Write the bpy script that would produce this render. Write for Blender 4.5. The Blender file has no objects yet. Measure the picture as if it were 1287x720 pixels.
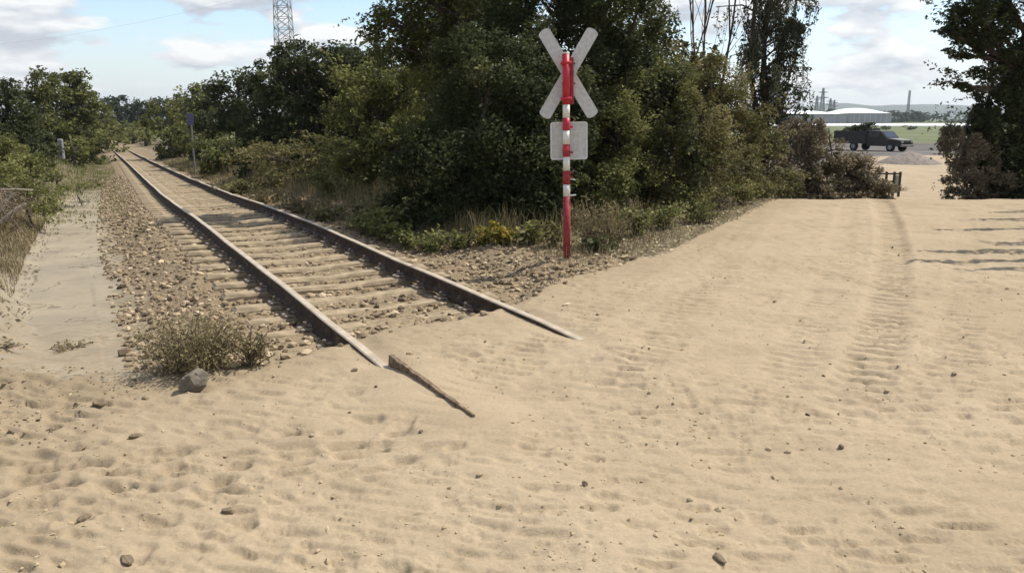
import bpy, bmesh, math, random
import numpy as np
from mathutils import Vector, Matrix, Euler
random.seed(7)
RNG = np.random.default_rng(7)
SC = bpy.context.scene
COL = SC.collection

# ------------------------------------------------------------------ camera
CAM_H, FPX, PITCH = 1.6, 1000.0, math.atan(211 / 1000.0)
cam_d = bpy.data.cameras.new('camera')
cam = bpy.data.objects.new('camera', cam_d)
COL.objects.link(cam)
cam.location = (0, 0, CAM_H)
cam.rotation_euler = (math.pi / 2 - PITCH, 0, 0)
cam_d.sensor_width = 36.0
cam_d.lens = 36.0 * FPX / 1287.0
cam_d.clip_start = 0.05
cam_d.clip_end = 30000
SC.camera = cam

# ------------------------------------------------------------------ light
SUN_EL, SUN_AZ = math.radians(56), math.radians(64)     # azimuth clockwise from +Y
SC.view_settings.view_transform = 'Standard'
SC.view_settings.look = 'None'
SC.view_settings.exposure = 0.40
SC.view_settings.gamma = 1.0
W = bpy.data.worlds.new('World')
SC.world = W
W.use_nodes = True
wn, wl = W.node_tree.nodes, W.node_tree.links
wn.clear()
w_out = wn.new('ShaderNodeOutputWorld')
w_bg = wn.new('ShaderNodeBackground')
w_bg.inputs['Strength'].default_value = 0.14
w_sky = wn.new('ShaderNodeTexSky')
w_sky.sky_type = 'NISHITA'
w_sky.sun_disc = False
w_sky.sun_elevation = SUN_EL
w_sky.sun_rotation = SUN_AZ
w_sky.air_density = 1.0
w_sky.dust_density = 0.5
w_sky.ozone_density = 1.5
# cumulus clouds: noise over the view direction projected on a high layer
w_tc = wn.new('ShaderNodeTexCoord')
w_sep = wn.new('ShaderNodeSeparateXYZ')
wl.new(w_tc.outputs['Generated'], w_sep.inputs[0])


def wmath(op, a, b=None, c=None, clamp=False):
    n = wn.new('ShaderNodeMath')
    n.operation = op
    n.use_clamp = clamp
    for i, v in enumerate((a, b, c)):
        if v is None:
            continue
        if isinstance(v, (int, float)):
            n.inputs[i].default_value = v
        else:
            wl.new(v, n.inputs[i])
    return n.outputs[0]


def wnoise(scale, zoff, detail, sx=1.0, sz=3.2, shift=0.0):
    m = wn.new('ShaderNodeMapping')
    m.inputs['Location'].default_value = (shift, 0.37, zoff)
    m.inputs['Scale'].default_value = (sx, sx, sz)
    wl.new(w_tc.outputs['Generated'], m.inputs['Vector'])
    n = wn.new('ShaderNodeTexNoise')
    n.inputs['Scale'].default_value = scale
    n.inputs['Detail'].default_value = detail
    n.inputs['Roughness'].default_value = 0.52
    wl.new(m.outputs[0], n.inputs['Vector'])
    return n.outputs['Fac']


CL_SHIFT = 7.7
c1 = wnoise(8.0, 0.0, 7.0, shift=CL_SHIFT)
c2 = wnoise(8.0, 0.050, 4.0, shift=CL_SHIFT)         # the same clouds looked up a little higher: lit tops, grey bases
mask = wmath('MULTIPLY', wmath('SUBTRACT', c1, 0.48), 13.0, clamp=True)
lit = wmath('ADD', wmath('MULTIPLY', wmath('SUBTRACT', c1, c2), 5.5), 0.50, clamp=True)
w_cc = wn.new('ShaderNodeMix')
w_cc.data_type = 'RGBA'
w_cc.inputs[6].default_value = (3.1, 3.25, 3.6, 1)
w_cc.inputs[7].default_value = (5.8, 5.75, 5.65, 1)
wl.new(lit, w_cc.inputs[0])
# thin bright veil towards the horizon
veil = wmath('MULTIPLY', wmath('SUBTRACT', 0.11, w_sep.outputs['Z']), 8.5, clamp=True)
w_veil = wn.new('ShaderNodeMix')
w_veil.data_type = 'RGBA'
w_veil.inputs[7].default_value = (3.9, 4.2, 4.6, 1)
wl.new(w_sky.outputs[0], w_veil.inputs[6])
veil_soft = wmath('MULTIPLY', veil, .88)
wl.new(veil_soft, w_veil.inputs[0])
w_mix = wn.new('ShaderNodeMix')
w_mix.data_type = 'RGBA'
wl.new(wmath('MULTIPLY', mask, 0.9), w_mix.inputs[0])
wl.new(w_veil.outputs[2], w_mix.inputs[6])
wl.new(w_cc.outputs[2], w_mix.inputs[7])
wl.new(w_mix.outputs[2], w_bg.inputs['Color'])
wl.new(w_bg.outputs[0], w_out.inputs['Surface'])

sun_d = bpy.data.lights.new('sun', 'SUN')
sun_d.energy = 4.5
sun_d.angle = math.radians(0.5)
sun_d.color = (1.0, 0.95, 0.87)
sun = bpy.data.objects.new('sun', sun_d)
COL.objects.link(sun)
sdir = Vector((math.cos(SUN_EL) * math.sin(SUN_AZ), math.cos(SUN_EL) * math.cos(SUN_AZ), math.sin(SUN_EL)))
sun.rotation_euler = sdir.to_track_quat('Z', 'Y').to_euler()
sun.location = (20, 5, 30)


# ------------------------------------------------------------------ helpers
def tag(o, label=None, cat=None, group=None, kind=None):
    for k, v in (('label', label), ('category', cat), ('group', group), ('kind', kind)):
        if v:
            o[k] = v
    return o


def link(name, me, mat=None, parent=None):
    o = bpy.data.objects.new(name, me)
    COL.objects.link(o)
    if mat is not None and len(me.materials) == 0:
        me.materials.append(mat)
    if parent is not None:
        o.parent = parent
    return o


def empty(name, loc, label, cat, group=None, rz=0.0):
    o = bpy.data.objects.new(name, None)
    COL.objects.link(o)
    o.empty_display_size = 0.2
    o.location = loc
    o.rotation_euler = (0, 0, rz)
    return tag(o, label, cat, group)


def copy_tree(o, parent=None):
    c = o.copy()
    COL.objects.link(c)
    c.parent = parent
    for ch in list(o.children):
        copy_tree(ch, c)
    return c


def np_mesh(name, V, F, attrs=None, smooth=False, fattrs=None):
    V = np.asarray(V, np.float32)
    F = np.asarray(F, np.int32)
    k = F.shape[1]
    me = bpy.data.meshes.new(name)
    me.vertices.add(len(V))
    me.vertices.foreach_set('co', V.ravel())
    me.loops.add(F.size)
    me.loops.foreach_set('vertex_index', F.ravel())
    me.polygons.add(len(F))
    me.polygons.foreach_set('loop_start', np.arange(0, F.size, k, dtype=np.int32))
    me.polygons.foreach_set('use_smooth', np.full(len(F), smooth))
    for src, dom in ((attrs, 'POINT'), (fattrs, 'FACE')):
        for nm, arr in (src or {}).items():
            a = me.attributes.new(nm, 'FLOAT', dom)
            a.data.foreach_set('value', np.asarray(arr, np.float32))
    me.update(calc_edges=True)
    return me


def bm_mesh(name, bm, smooth=False, bevel=0.0):
    if bevel > 0:
        bmesh.ops.bevel(bm, geom=list(bm.edges), offset=bevel, segments=1, affect='EDGES', profile=0.7)
    bmesh.ops.recalc_face_normals(bm, faces=bm.faces)
    me = bpy.data.meshes.new(name)
    bm.to_mesh(me)
    bm.free()
    for p in me.polygons:
        p.use_smooth = smooth
    return me


def add_box(bm, c, s, rot=None):
    M = Matrix.Translation(c) @ (rot.to_4x4() if rot is not None else Matrix.Identity(4)) @ Matrix.Diagonal((s[0], s[1], s[2], 1))
    bmesh.ops.create_cube(bm, size=1.0, matrix=M)


def add_cyl(bm, p0, p1, r0, r1, seg=10):
    p0, p1 = Vector(p0), Vector(p1)
    d = p1 - p0
    M = Matrix.Translation((p0 + p1) / 2) @ d.to_track_quat('Z', 'Y').to_matrix().to_4x4()
    bmesh.ops.create_cone(bm, cap_ends=True, segments=seg, radius1=r0, radius2=r1, depth=d.length, matrix=M)


def box_part(name, c, s, mat, parent, rot=None, bevel=0.0):
    bm = bmesh.new()
    add_box(bm, c, s, rot)
    return link(name, bm_mesh(name, bm, bevel=bevel), mat, parent)


def cyl_part(name, p0, p1, r0, r1, mat, parent, seg=12):
    bm = bmesh.new()
    add_cyl(bm, p0, p1, r0, r1, seg)
    return link(name, bm_mesh(name, bm, smooth=False), mat, parent)


class Tubes:
    """Collects tapered tubes; build() gives ONE mesh."""
    def __init__(self, seg=6):
        self.V, self.F, self.n, self.seg = [], [], 0, seg

    def add(self, pts, radii):
        pts = [Vector(p) for p in pts]
        sg = self.seg
        ring0 = None
        for i, p in enumerate(pts):
            d = (pts[min(i + 1, len(pts) - 1)] - pts[max(i - 1, 0)])
            if d.length < 1e-6:
                d = Vector((0, 0, 1))
            q = d.to_track_quat('Z', 'Y')
            ring = []
            for k in range(sg):
                a = 2 * math.pi * k / sg
                ring.append(self.n + k)
                self.V.append(p + q @ Vector((math.cos(a) * radii[i], math.sin(a) * radii[i], 0)))
            self.n += sg
            if ring0:
                for k in range(sg):
                    self.F.append((ring0[k], ring0[(k + 1) % sg], ring[(k + 1) % sg], ring[k]))
            ring0 = ring

    def build(self, name, mat, parent=None, smooth=True):
        me = np_mesh(name, np.array([tuple(v) for v in self.V]), np.array(self.F), smooth=smooth)
        return link(name, me, mat, parent)


# numpy noise ---------------------------------------------------------
_GA = np.random.default_rng(3).permutation(256) * (2 * math.pi / 256)
_GC, _GS = np.cos(_GA).astype(np.float32), np.sin(_GA).astype(np.float32)


def _hash(ix, iy, seed):
    h = ix * np.int32(374761393) + iy * np.int32(668265263) + np.int32((seed * 974711) & 0x7fffff)
    h = (h ^ (h >> 13)) * np.int32(1274126177)
    return (h ^ (h >> 16)) & 255


def vnoise(x, y, seed=0):
    x, y = np.asarray(x, np.float64), np.asarray(y, np.float64)
    fx0, fy0 = np.floor(x), np.floor(y)
    ix, iy = fx0.astype(np.int32), fy0.astype(np.int32)
    gx, gy = (x - fx0).astype(np.float32), (y - fy0).astype(np.float32)
    fx = gx * gx * gx * (gx * (gx * 6 - 15) + 10)
    fy = gy * gy * gy * (gy * (gy * 6 - 15) + 10)

    def dot(ox, oy):
        h = _hash(ix + np.int32(ox), iy + np.int32(oy), seed)
        return _GC[h] * (gx - ox) + _GS[h] * (gy - oy)
    a, c = dot(0, 0), dot(0, 1)
    n0 = a + (dot(1, 0) - a) * fx
    n1 = c + (dot(1, 1) - c) * fx
    return (n0 + (n1 - n0) * fy) * .85


def dashes(x, y, cw, ch, seed, prob, ang=0.0):
    """short dents lying across the way one walks: gentle near side, steep far side; one candidate per jittered cell"""
    ca, sa = math.cos(ang), math.sin(ang)
    u, v = (x * ca + y * sa) / cw, (-x * sa + y * ca) / ch
    iu, iv = np.floor(u), np.floor(v)
    out = np.zeros(x.shape)
    for ox in (-1, 0, 1):
        for oy in (-1, 0, 1):
            cx, cy = (iu + ox).astype(np.int32), (iv + oy).astype(np.int32)
            h = [_hash(cx, cy, seed + k) / 255.0 for k in range(4)]
            du = (u - (cx + .15 + .7 * h[0])) / (.28 + .40 * h[2])
            dv = (v - (cy + .15 + .7 * h[1])) / (.34 + .30 * h[0]) + .35 * du * (h[2] - .5)
            p = np.where(dv < .62, smooth01(-1.0, .62, dv), smooth01(.98, .62, dv)) * smooth01(1.0, .35, np.abs(du))
            out = np.maximum(out, p * (h[3] < prob) * (.4 + .6 * h[1]))
    return out


def fbm(x, y, seed=0, oct=4, gain=0.5):
    s, amp, t = 0.0, 1.0, 0.0
    for o in range(oct):
        ca, sa = math.cos(o * .9), math.sin(o * .9)
        s = s + amp * vnoise((x * ca - y * sa) * 2 ** o + o * 17.3, (x * sa + y * ca) * 2 ** o - o * 9.1, seed + o * 31)
        t += amp
        amp *= gain
    return s / t


def smooth01(a, b, x):
    t = np.clip((x - a) / (b - a), 0, 1)
    return t * t * (3 - 2 * t)


# ------------------------------------------------------------------ plan of the place
TH = math.radians(28.5)
NV, TV = np.array([math.cos(TH), math.sin(TH)]), np.array([-math.sin(TH), math.cos(TH)])
TS = [-60, 5, 14, 20, 31, 55, 94, 130, 174, 230, 300, 2000]
TN = [2.43, 2.43, 2.43, 2.53, 2.92, 3.65, 4.5, 5.2, 6.0, 3.0, -9.0, -600]
TZ = [0, 0, 0, -.2, -.55, -1.13, -1.78, -2.35, -3.06, -3.5, -3.8, -6]
_s = np.arange(-60, 420, 0.25)
_k = np.ones(25) / 25
CN = np.convolve(np.pad(np.interp(_s, TS, TN), 12, 'edge'), _k, 'valid')
CZ = np.convolve(np.pad(np.interp(_s, TS, TZ), 12, 'edge'), _k, 'valid')


def track_n(s): return np.interp(s, _s, CN)
def track_z(s): return np.interp(s, _s, CZ)


SAND = np.array([(-40, 13), (-6.5, 9.4), (-4.3, 6.3), (-3.5, 5.1), (-2.6, 4.75), (-1.75, 5.02), (-1.36, 5.4), (-.95, 6.0), (-.4, 6.35), (.0, 6.75), (.16, 6.98),
                 (.46, 7.95), (.99, 8.45), (2.07, 9.95), (3.81, 13.25), (5.4, 16.4), (8.2, 20), (10.9, 25), (17, 38), (19.5, 46), (23, 55), (30, 60), (34, 57),
                 (31, 50), (26, 40), (14.4, 25), (11.8, 20.5), (10.6, 17.3), (13, 16.4), (40, 15), (40, -30), (-40, -30)])


def poly_sd(x, y, P):
    """signed distance, positive inside"""
    d = np.full(x.shape, 1e9)
    inside = np.zeros(x.shape, bool)
    n = len(P)
    for i in range(n):
        ax, ay = P[i]
        bx, by = P[(i + 1) % n]
        ex, ey = bx - ax, by - ay
        t = np.clip(((x - ax) * ex + (y - ay) * ey) / (ex * ex + ey * ey), 0, 1)
        d = np.minimum(d, np.hypot(x - ax - t * ex, y - ay - t * ey))
        c = (ay > y) != (by > y)
        xx = ax + (y - ay) / (ey if abs(ey) > 1e-9 else 1e-9) * ex
        inside ^= c & (x < xx)
    return np.where(inside, d, -d)


def line_coord(x, y, P):
    """distance to an open polyline, signed side and length along it"""
    best = np.full(x.shape, 1e9)
    along = np.zeros(x.shape)
    side = np.zeros(x.shape)
    acc = 0.0
    for i in range(len(P) - 1):
        (ax, ay), (bx, by) = P[i], P[i + 1]
        ex, ey = bx - ax, by - ay
        L = math.hypot(ex, ey)
        t = np.clip(((x - ax) * ex + (y - ay) * ey) / (L * L), 0, 1)
        dx, dy = x - ax - t * ex, y - ay - t * ey
        d = np.hypot(dx, dy)
        m = d < best
        best = np.where(m, d, best)
        along = np.where(m, acc + t * L, along)
        side = np.where(m, np.sign(ex * dy - ey * dx) * d, side)
        acc += L
    return best, side, along


TYRES = [  # polyline, half width, depth, lug pitch
    ([(7.49, 16.21), (6.13, 12.93), (4.86, 10.04), (3.69, 7.58), (3.05, 6.32), (2.57, 5.41), (2.18, 4.71), (1.74, 3.94), (1.34, 3.21), (.9, 2.4)], .16, .042, .17),
    ([(6.6, 15.6), (4.7, 11.2), (3.4, 8.25), (2.56, 6.5), (1.85, 5.1), (1.24, 3.94), (.7, 2.9)], .15, .022, .13),
    ([(4.58, 14.45), (3.1, 10.73), (1.75, 7.22), (.99, 5.41), (.4, 3.94), (-.05, 2.7)], .17, .021, .13),
    ([(3.9, 13.0), (2.5, 10.1), (1.1, 7.3), (.2, 5.6), (-.5, 4.1), (-1.0, 2.9)], .16, .017, .13),
    ([(8.05, 14.45), (5.47, 9.44), (4.05, 6.9), (3.13, 5.41), (2.5, 4.42), (1.84, 3.37), (1.35, 2.5)], .16, .019, .13),
    ([(9.5, 15), (7.2, 10.5), (5.4, 7.6), (4.2, 5.9), (3.2, 4.4), (2.3, 3.1)], .17, .017, .14),
]
FEET = [(-2.19, 3.71), (-2.31, 3.6), (-1.93, 3.54), (-1.96, 3.88), (-1.69, 3.65), (-1.57, 4.03), (-1.77, 3.0), (-1.47, 2.97), (-1.19, 3.07),
        (-1.42, 2.67), (-1.55, 3.45), (-1.33, 3.3), (-2.07, 3.29), (-1.82, 3.29), (-1.17, 3.88), (-2.05, 3.1), (-.77, 4.08), (-.6, 3.94),
        (-1.1, 2.93), (-.69, 2.68), (-.48, 2.64)]


def sand_sd(x, y):
    return poly_sd(x, y, SAND) + 0.16 * fbm(x * 1.3, y * 1.3, 5, 3) + 0.12 * fbm(x * 5, y * 5, 6, 2)


def macro(x, y):
    s = x * TV[0] + y * TV[1]
    n = x * NV[0] + y * NV[1]
    zt = track_z(s)
    rs = np.hypot(x, y)
    yc = y + (.55 * fbm(x * .45, y * .3, 81, 2) + .18 * fbm(x * 2.0, y, 82, 2)) * smooth01(12, 15, y)
    zr = np.interp(yc, [-500, 15.6, 16.6, 18, 20, 25, 50, 70, 100, 5000], [0, 0, -.05, -.22, -.46, -.78, -.95, -1.2, -1.35, -1.5])
    w = smooth01(8, 13, n)
    far = smooth01(120, 400, rs)
    z = zt * (1 - w) + zr * w
    return z * (1 - far) + far * (-1.45 + np.clip(-n / 200, 0, 6) * 0), s, n


def ground_z(x, y, detail=True, parts=False):
    x, y = np.asarray(x, float), np.asarray(y, float)
    z, s, n = macro(x, y)
    d = n - track_n(s)
    ss = sand_sd(x, y)
    rel = np.interp(d, [-30, -9, -5, -4.0, -3.3, -3.05, -2.2, -1.95, -1.4, 1.4, 1.8, 2.2, 2.8, 6, 40],
                    [.9, .75, .35, -.02, -.34, -.42, -.42, -.40, -.215, -.215, -.19, -.07, -.01, 0, 0])
    rel = np.where(d < -1.5, rel * (.04 + .96 * smooth01(5.0, 10.0, s + .8 * fbm(x * .8, y * .8, 13, 2))), rel)
    rel = rel + .060 * (np.abs(d) < 1.45) * smooth01(8.2, 5.8, s)
    rel = np.where(s > 0, rel, 0)
    near = smooth01(130, 60, np.hypot(x, y))
    rel = rel * near
    ws = smooth01(-.42, .06, ss)
    wm = smooth01(-.12, .10, ss)
    nearcam = smooth01(45, 18, np.hypot(x, y))
    rel0 = rel + (0.05 * fbm(x * .9, y * .9, 11, 4) * (np.abs(d) > 2.4)) * near
    z = z + rel0 * (1 - ws)
    if detail:
        ga = 0.035 * fbm(x * 9, y * 9, 12, 3) * nearcam * np.where(np.abs(d + 2.6) < .5, .15, 1)
        z = z + ga * (1 - wm)
        # trampled, driven-over sand
        yy = y - .22 * np.clip(-x, 0, 3) + .10 * fbm(x * 1.3, y * 1.3, 20, 2)
        xx = x + .12 * fbm(x * 1.7 + 5, y * 1.7, 19, 2)
        patch = np.clip(.85 + 1.7 * fbm(x * .8, y * .8, 30, 2), .30, 1.35)
        r = 0.030 * fbm(x * .8, y * .8, 21, 3) + .012 * fbm(x * 2.2, y * 4, 22, 3)
        r += patch * .013 * fbm(xx * 3.2, yy * 9, 23, 3, .5) + patch * .006 * fbm(xx * 9, yy * 16, 29, 2, .5)
        nearer = smooth01(14, 7, np.hypot(x, y))
        r -= .027 * patch * dashes(xx, yy, .22, .105, 61, .66) + .017 * patch * dashes(xx, yy, .12, .06, 67, .60) * nearer
        r -= .070 * dashes(x, y, .24, .11, 73, .72, .26) * smooth01(.9, .3, np.abs((y - 3.55) - .28 * (x + 1.5)) / .55) * smooth01(.2, -.6, x)
        r += .003 * fbm(x * 20, y * 26, 26, 2)
        lo = r
        t = np.zeros_like(z)
        for P, hw, dep, pitch in TYRES:
            dist, side, al = line_coord(x, y, P)
            wob = dist + .03 * fbm(x * 4, y * 4, 33, 2)
            inm = smooth01(hw + .03, hw - .03, wob)
            ph = al / pitch + np.abs(side) * .35 + .35 * fbm(x * 3, y * 3, 34, 2)
            fr = ph % 1
            lug = smooth01(0, .10, fr) * smooth01(.52, .12, fr)
            pres = smooth01(-.30, .02, fbm(x * 1.0, y * 1.0, 36 + int(hw * 100), 3)) if dep < .03 else .75 + .25 * smooth01(-.15, .1, fbm(x, y, 37, 2))
            inm = smooth01(hw + .09, hw - .07, wob)
            pres = pres * (smooth01(3.7, 5.3, y) if dep > .03 else .12 + .88 * smooth01(3.6, 5.6, y))
            if dep > .03:
                t += -.9 * dep * inm * smooth01(7.5, 10.5, y)
            t += pres * inm * (-.10 * dep - dep * 1.25 * lug * (1 + .9 * fbm(x * 2.2, y * 2.2, 35, 2)))
            t += pres * .18 * dep * smooth01(.10, .0, np.abs(wob - hw - .05))
        for i, (fx, fy) in enumerate(FEET):
            a = (i * 2.4) % 1.2 - .1
            L, Wd = .12 + .03 * ((i * 7) % 5) / 5, .055
            dx, dy = x - fx, y - fy
            u = (dx * math.cos(a) + dy * math.sin(a)) / L
            v = (-dx * math.sin(a) + dy * math.cos(a)) / Wd
            q = np.hypot(u, v) + .9 * fbm(x * 12, y * 12, 44, 3)
            t += (-.026 * smooth01(1.1, .35, q) + .010 * smooth01(.4, .0, np.abs(q - 1.2))) * (.6 + fbm(x * 5, y * 5, 45, 2))
        # calm the sand along the rails so it just laps over them
        rb = np.minimum(np.abs(d - .7535), np.abs(d + .7535))
        calm = smooth01(.02, .30, rb) + (1 - smooth01(9, 6, s)) * 0
        inside_track = (np.abs(d) < 1.3) & (s > 3.2)
        k = np.where(np.abs(d) < 1.6, np.where(s > 4.2, .35 + .65 * smooth01(7, 4.2, s), 1), 1)
        cap = smooth01(4.3, 5.0, s) * smooth01(.22, .06, rb)
        fade = (.25 + .75 * nearcam)
        tbd, _, _ = line_coord(x, y, [(-.84, 5.15), (-.2, 4.05)])
        fade = fade * (.12 + .88 * smooth01(.10, .45, tbd))
        z = z + wm * (lo * k * fade * (1 - .8 * cap) + t * nearcam * (1 - cap) - .030 * cap)
        z = z + wm * .030 * smooth01(5.1, 4.5, s) * smooth01(.5, .1, rb) * smooth01(1, 3, s)
    if parts:
        return z, s, n, d, ss, wm
    return z


def gz(x, y):
    return float(ground_z(np.array([x]), np.array([y]))[0])


def at(u, v, Y):
    """point of the place at forward distance Y that the photograph shows at pixel u, v"""
    t = (360 - v) / FPX
    d = (math.cos(PITCH) + t * math.sin(PITCH), -math.sin(PITCH) + t * math.cos(PITCH))
    return Vector(((u - 643.5) / FPX * Y / d[0], Y, CAM_H + d[1] / d[0] * Y))


# ------------------------------------------------------------------ materials
def new_mat(name):
    m = bpy.data.materials.new(name)
    m.use_nodes = True
    nt = m.node_tree
    nt.nodes.clear()
    out = nt.nodes.new('ShaderNodeOutputMaterial')
    b = nt.nodes.new('ShaderNodeBsdfPrincipled')
    nt.links.new(b.outputs[0], out.inputs['Surface'])
    b.inputs['Specular IOR Level'].default_value = 0.25
    return m, nt, b, out


def n_noise(nt, scale, detail=4, rough=.55, vec=None):
    n = nt.nodes.new('ShaderNodeTexNoise')
    n.inputs['Scale'].default_value = scale
    n.inputs['Detail'].default_value = detail
    n.inputs['Roughness'].default_value = rough
    if vec is None:
        tc = nt.nodes.get('TC') or nt.nodes.new('ShaderNodeTexCoord')
        tc.name = 'TC'
        vec = tc.outputs['Object']
    nt.links.new(vec, n.inputs['Vector'])
    return n.outputs['Fac']


def n_ramp(nt, fac, stops):
    r = nt.nodes.new('ShaderNodeValToRGB')
    e = r.color_ramp.elements
    while len(e) < len(stops):
        e.new(.5)
    for i, (p, c) in enumerate(stops):
        e[i].position = p
        e[i].color = (*c, 1)
    nt.links.new(fac, r.inputs[0])
    return r.outputs[0]


def n_mix(nt, fac, a, b, mode='MIX'):
    m = nt.nodes.new('ShaderNodeMix')
    m.data_type = 'RGBA'
    m.blend_type = mode
    for sock, v in ((m.inputs[0], fac), (m.inputs[6], a), (m.inputs[7], b)):
        if isinstance(v, (int, float)):
            sock.default_value = v
        elif isinstance(v, tuple):
            sock.default_value = (*v, 1)
        else:
            nt.links.new(v, sock)
    return m.outputs[2]


def n_math(nt, op, a, b=0.0, clamp=False):
    m = nt.nodes.new('ShaderNodeMath')
    m.operation = op
    m.use_clamp = clamp
    for i, v in enumerate((a, b)):
        if isinstance(v, (int, float)):
            m.inputs[i].default_value = v
        else:
            nt.links.new(v, m.inputs[i])
    return m.outputs[0]


def n_attr(nt, name):
    a = nt.nodes.new('ShaderNodeAttribute')
    a.attribute_name = name
    return a.outputs['Fac']


def n_bump(nt, b, h, strength, dist):
    k = nt.nodes.new('ShaderNodeBump')
    k.inputs['Strength'].default_value = strength
    k.inputs['Distance'].default_value = dist
    nt.links.new(h, k.inputs['Height'])
    nt.links.new(k.outputs[0], b.inputs['Normal'])


def surf_mat(name, c0, c1, scale=8, rough=.8, bump=.3, bdist=.01, spec=.25, metal=0.0, detail=5, lo=.35, hi=.65):
    m, nt, b, _ = new_mat(name)
    f = n_noise(nt, scale, detail)
    nt.links.new(n_ramp(nt, f, [(lo, c0), (hi, c1)]), b.inputs['Base Color'])
    b.inputs['Roughness'].default_value = rough
    b.inputs['Metallic'].default_value = metal
    b.inputs['Specular IOR Level'].default_value = spec
    if bump:
        n_bump(nt, b, n_noise(nt, scale * 3, 4), bump, bdist)
    return m


def tint_mat(name, stops, rough=.75, trans=0.0, spec=.2, noise=0.0, nscale=20):
    """colour from a per-face 'tint' attribute (leaf, stone or blade to leaf, stone or blade)"""
    m, nt, b, out = new_mat(name)
    t = n_attr(nt, 'tint')
    if noise:
        t = n_math(nt, 'ADD', t, n_math(nt, 'MULTIPLY', n_math(nt, 'SUBTRACT', n_noise(nt, nscale, 3), .5), noise))
    col = n_ramp(nt, t, stops)
    nt.links.new(col, b.inputs['Base Color'])
    b.inputs['Roughness'].default_value = rough
    b.inputs['Specular IOR Level'].default_value = spec
    if trans:
        tr = nt.nodes.new('ShaderNodeBsdfTranslucent')
        nt.links.new(col, tr.inputs['Color'])
        mx = nt.nodes.new('ShaderNodeMixShader')
        mx.inputs[0].default_value = trans
        nt.links.new(b.outputs[0], mx.inputs[1])
        nt.links.new(tr.outputs[0], mx.inputs[2])
        nt.links.new(mx.outputs[0], out.inputs['Surface'])
    return m


M = {}
# the ground: one material, mixing sand, ballast grit, dusty concrete, litter, meadow and yard by masks
m, nt, b, _ = new_mat('ground_surface')
f_big, f_mid, f_fine = n_noise(nt, .55, 4), n_noise(nt, 5.5, 5), n_noise(nt, 60, 4, .65)
f_fleck = n_noise(nt, 34, 3, .6)
sand_c = n_mix(nt, n_math(nt, 'MULTIPLY', f_mid, .75), n_ramp(nt, f_big, [(.34, (.292, .226, .140)), (.5, (.352, .276, .178)), (.66, (.405, .322, .218))]), (.326, .254, .162))
sand_c = n_mix(nt, n_math(nt, 'MULTIPLY', n_math(nt, 'SUBTRACT', f_fleck, .585, ), 4.0, True), sand_c, (.20, .15, .09))
sand_c = n_mix(nt, n_math(nt, 'MULTIPLY', n_math(nt, 'SUBTRACT', n_noise(nt, 1.7, 6, .68), .485), 3.6, True), sand_c, (.205, .158, .098))
sand_c = n_mix(nt, .42, sand_c, n_ramp(nt, f_fine, [(.3, (.255, .198, .128)), (.7, (.43, .34, .228))]))
grit = n_ramp(nt, n_noise(nt, 45, 3, .7), [(.32, (.085, .062, .040)), (.5, (.20, .150, .092)), (.7, (.36, .28, .175))])
conc = n_mix(nt, f_fine, n_ramp(nt, n_noise(nt, 1.3, 5), [(.38, (.22, .19, .14)), (.62, (.35, .29, .20))]), (.27, .23, .17))
vor = nt.nodes.new('ShaderNodeTexVoronoi')
vor.feature = 'DISTANCE_TO_EDGE'
vor.inputs['Scale'].default_value = .75
warp = nt.nodes.new('ShaderNodeVectorMath')
warp.operation = 'ADD'
nt.links.new(nt.nodes['TC'].outputs['Object'], warp.inputs[0])
wn3 = nt.nodes.new('ShaderNodeTexNoise')
wn3.inputs['Scale'].default_value = 2.5
nt.links.new(nt.nodes['TC'].outputs['Object'], wn3.inputs['Vector'])
nt.links.new(wn3.outputs['Color'], warp.inputs[1])
nt.links.new(warp.outputs[0], vor.inputs['Vector'])
conc = n_mix(nt, n_math(nt, 'MULTIPLY', n_math(nt, 'SUBTRACT', .016, vor.outputs['Distance']), 60.0, True), conc, (.12, .10, .07))
conc = n_mix(nt, n_math(nt, 'MULTIPLY', n_math(nt, 'SUBTRACT', n_noise(nt, 2.6, 5, .65), .54), 4.0, True), conc, (.205, .172, .118))
litter = n_ramp(nt, n_noise(nt, 24, 5, .7), [(.3, (.05, .042, .026)), (.5, (.13, .105, .062)), (.68, (.24, .19, .115))])
meadow = n_ramp(nt, n_noise(nt, .05, 5), [(.35, (.10, .115, .055)), (.65, (.15, .160, .080))])
yard = n_ramp(nt, n_noise(nt, .18, 5), [(.35, (.085, .078, .072)), (.65, (.16, .145, .13))])
col = litter
for nm, c in (('m_gravel', grit), ('m_path', conc), ('m_field', meadow), ('m_yard', yard)):
    col = n_mix(nt, n_attr(nt, nm), col, c)
dirt = n_math(nt, 'MULTIPLY', n_math(nt, 'MULTIPLY', n_attr(nt, 'm_dirt'), n_math(nt, 'ADD', f_mid, .25)), 1.05, True)
sand_c = n_mix(nt, dirt, sand_c, (.215, .165, .102))
edge = n_math(nt, 'ADD', n_attr(nt, 'm_sand'), n_math(nt, 'MULTIPLY', n_math(nt, 'SUBTRACT', n_noise(nt, 14, 5, .7), .5), 1.1))
edge = n_math(nt, 'MULTIPLY', n_math(nt, 'SUBTRACT', edge, .38), 4.2, True)
col = n_mix(nt, edge, col, sand_c)
nt.links.new(col, b.inputs['Base Color'])
b.inputs['Roughness'].default_value = .95
b.inputs['Specular IOR Level'].default_value = .1
n_bump(nt, b, n_math(nt, 'ADD', n_noise(nt, 30, 5, .7), n_math(nt, 'MULTIPLY', n_noise(nt, 110, 3, .7), .5)), .5, .011)
M['ground'] = m

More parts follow.
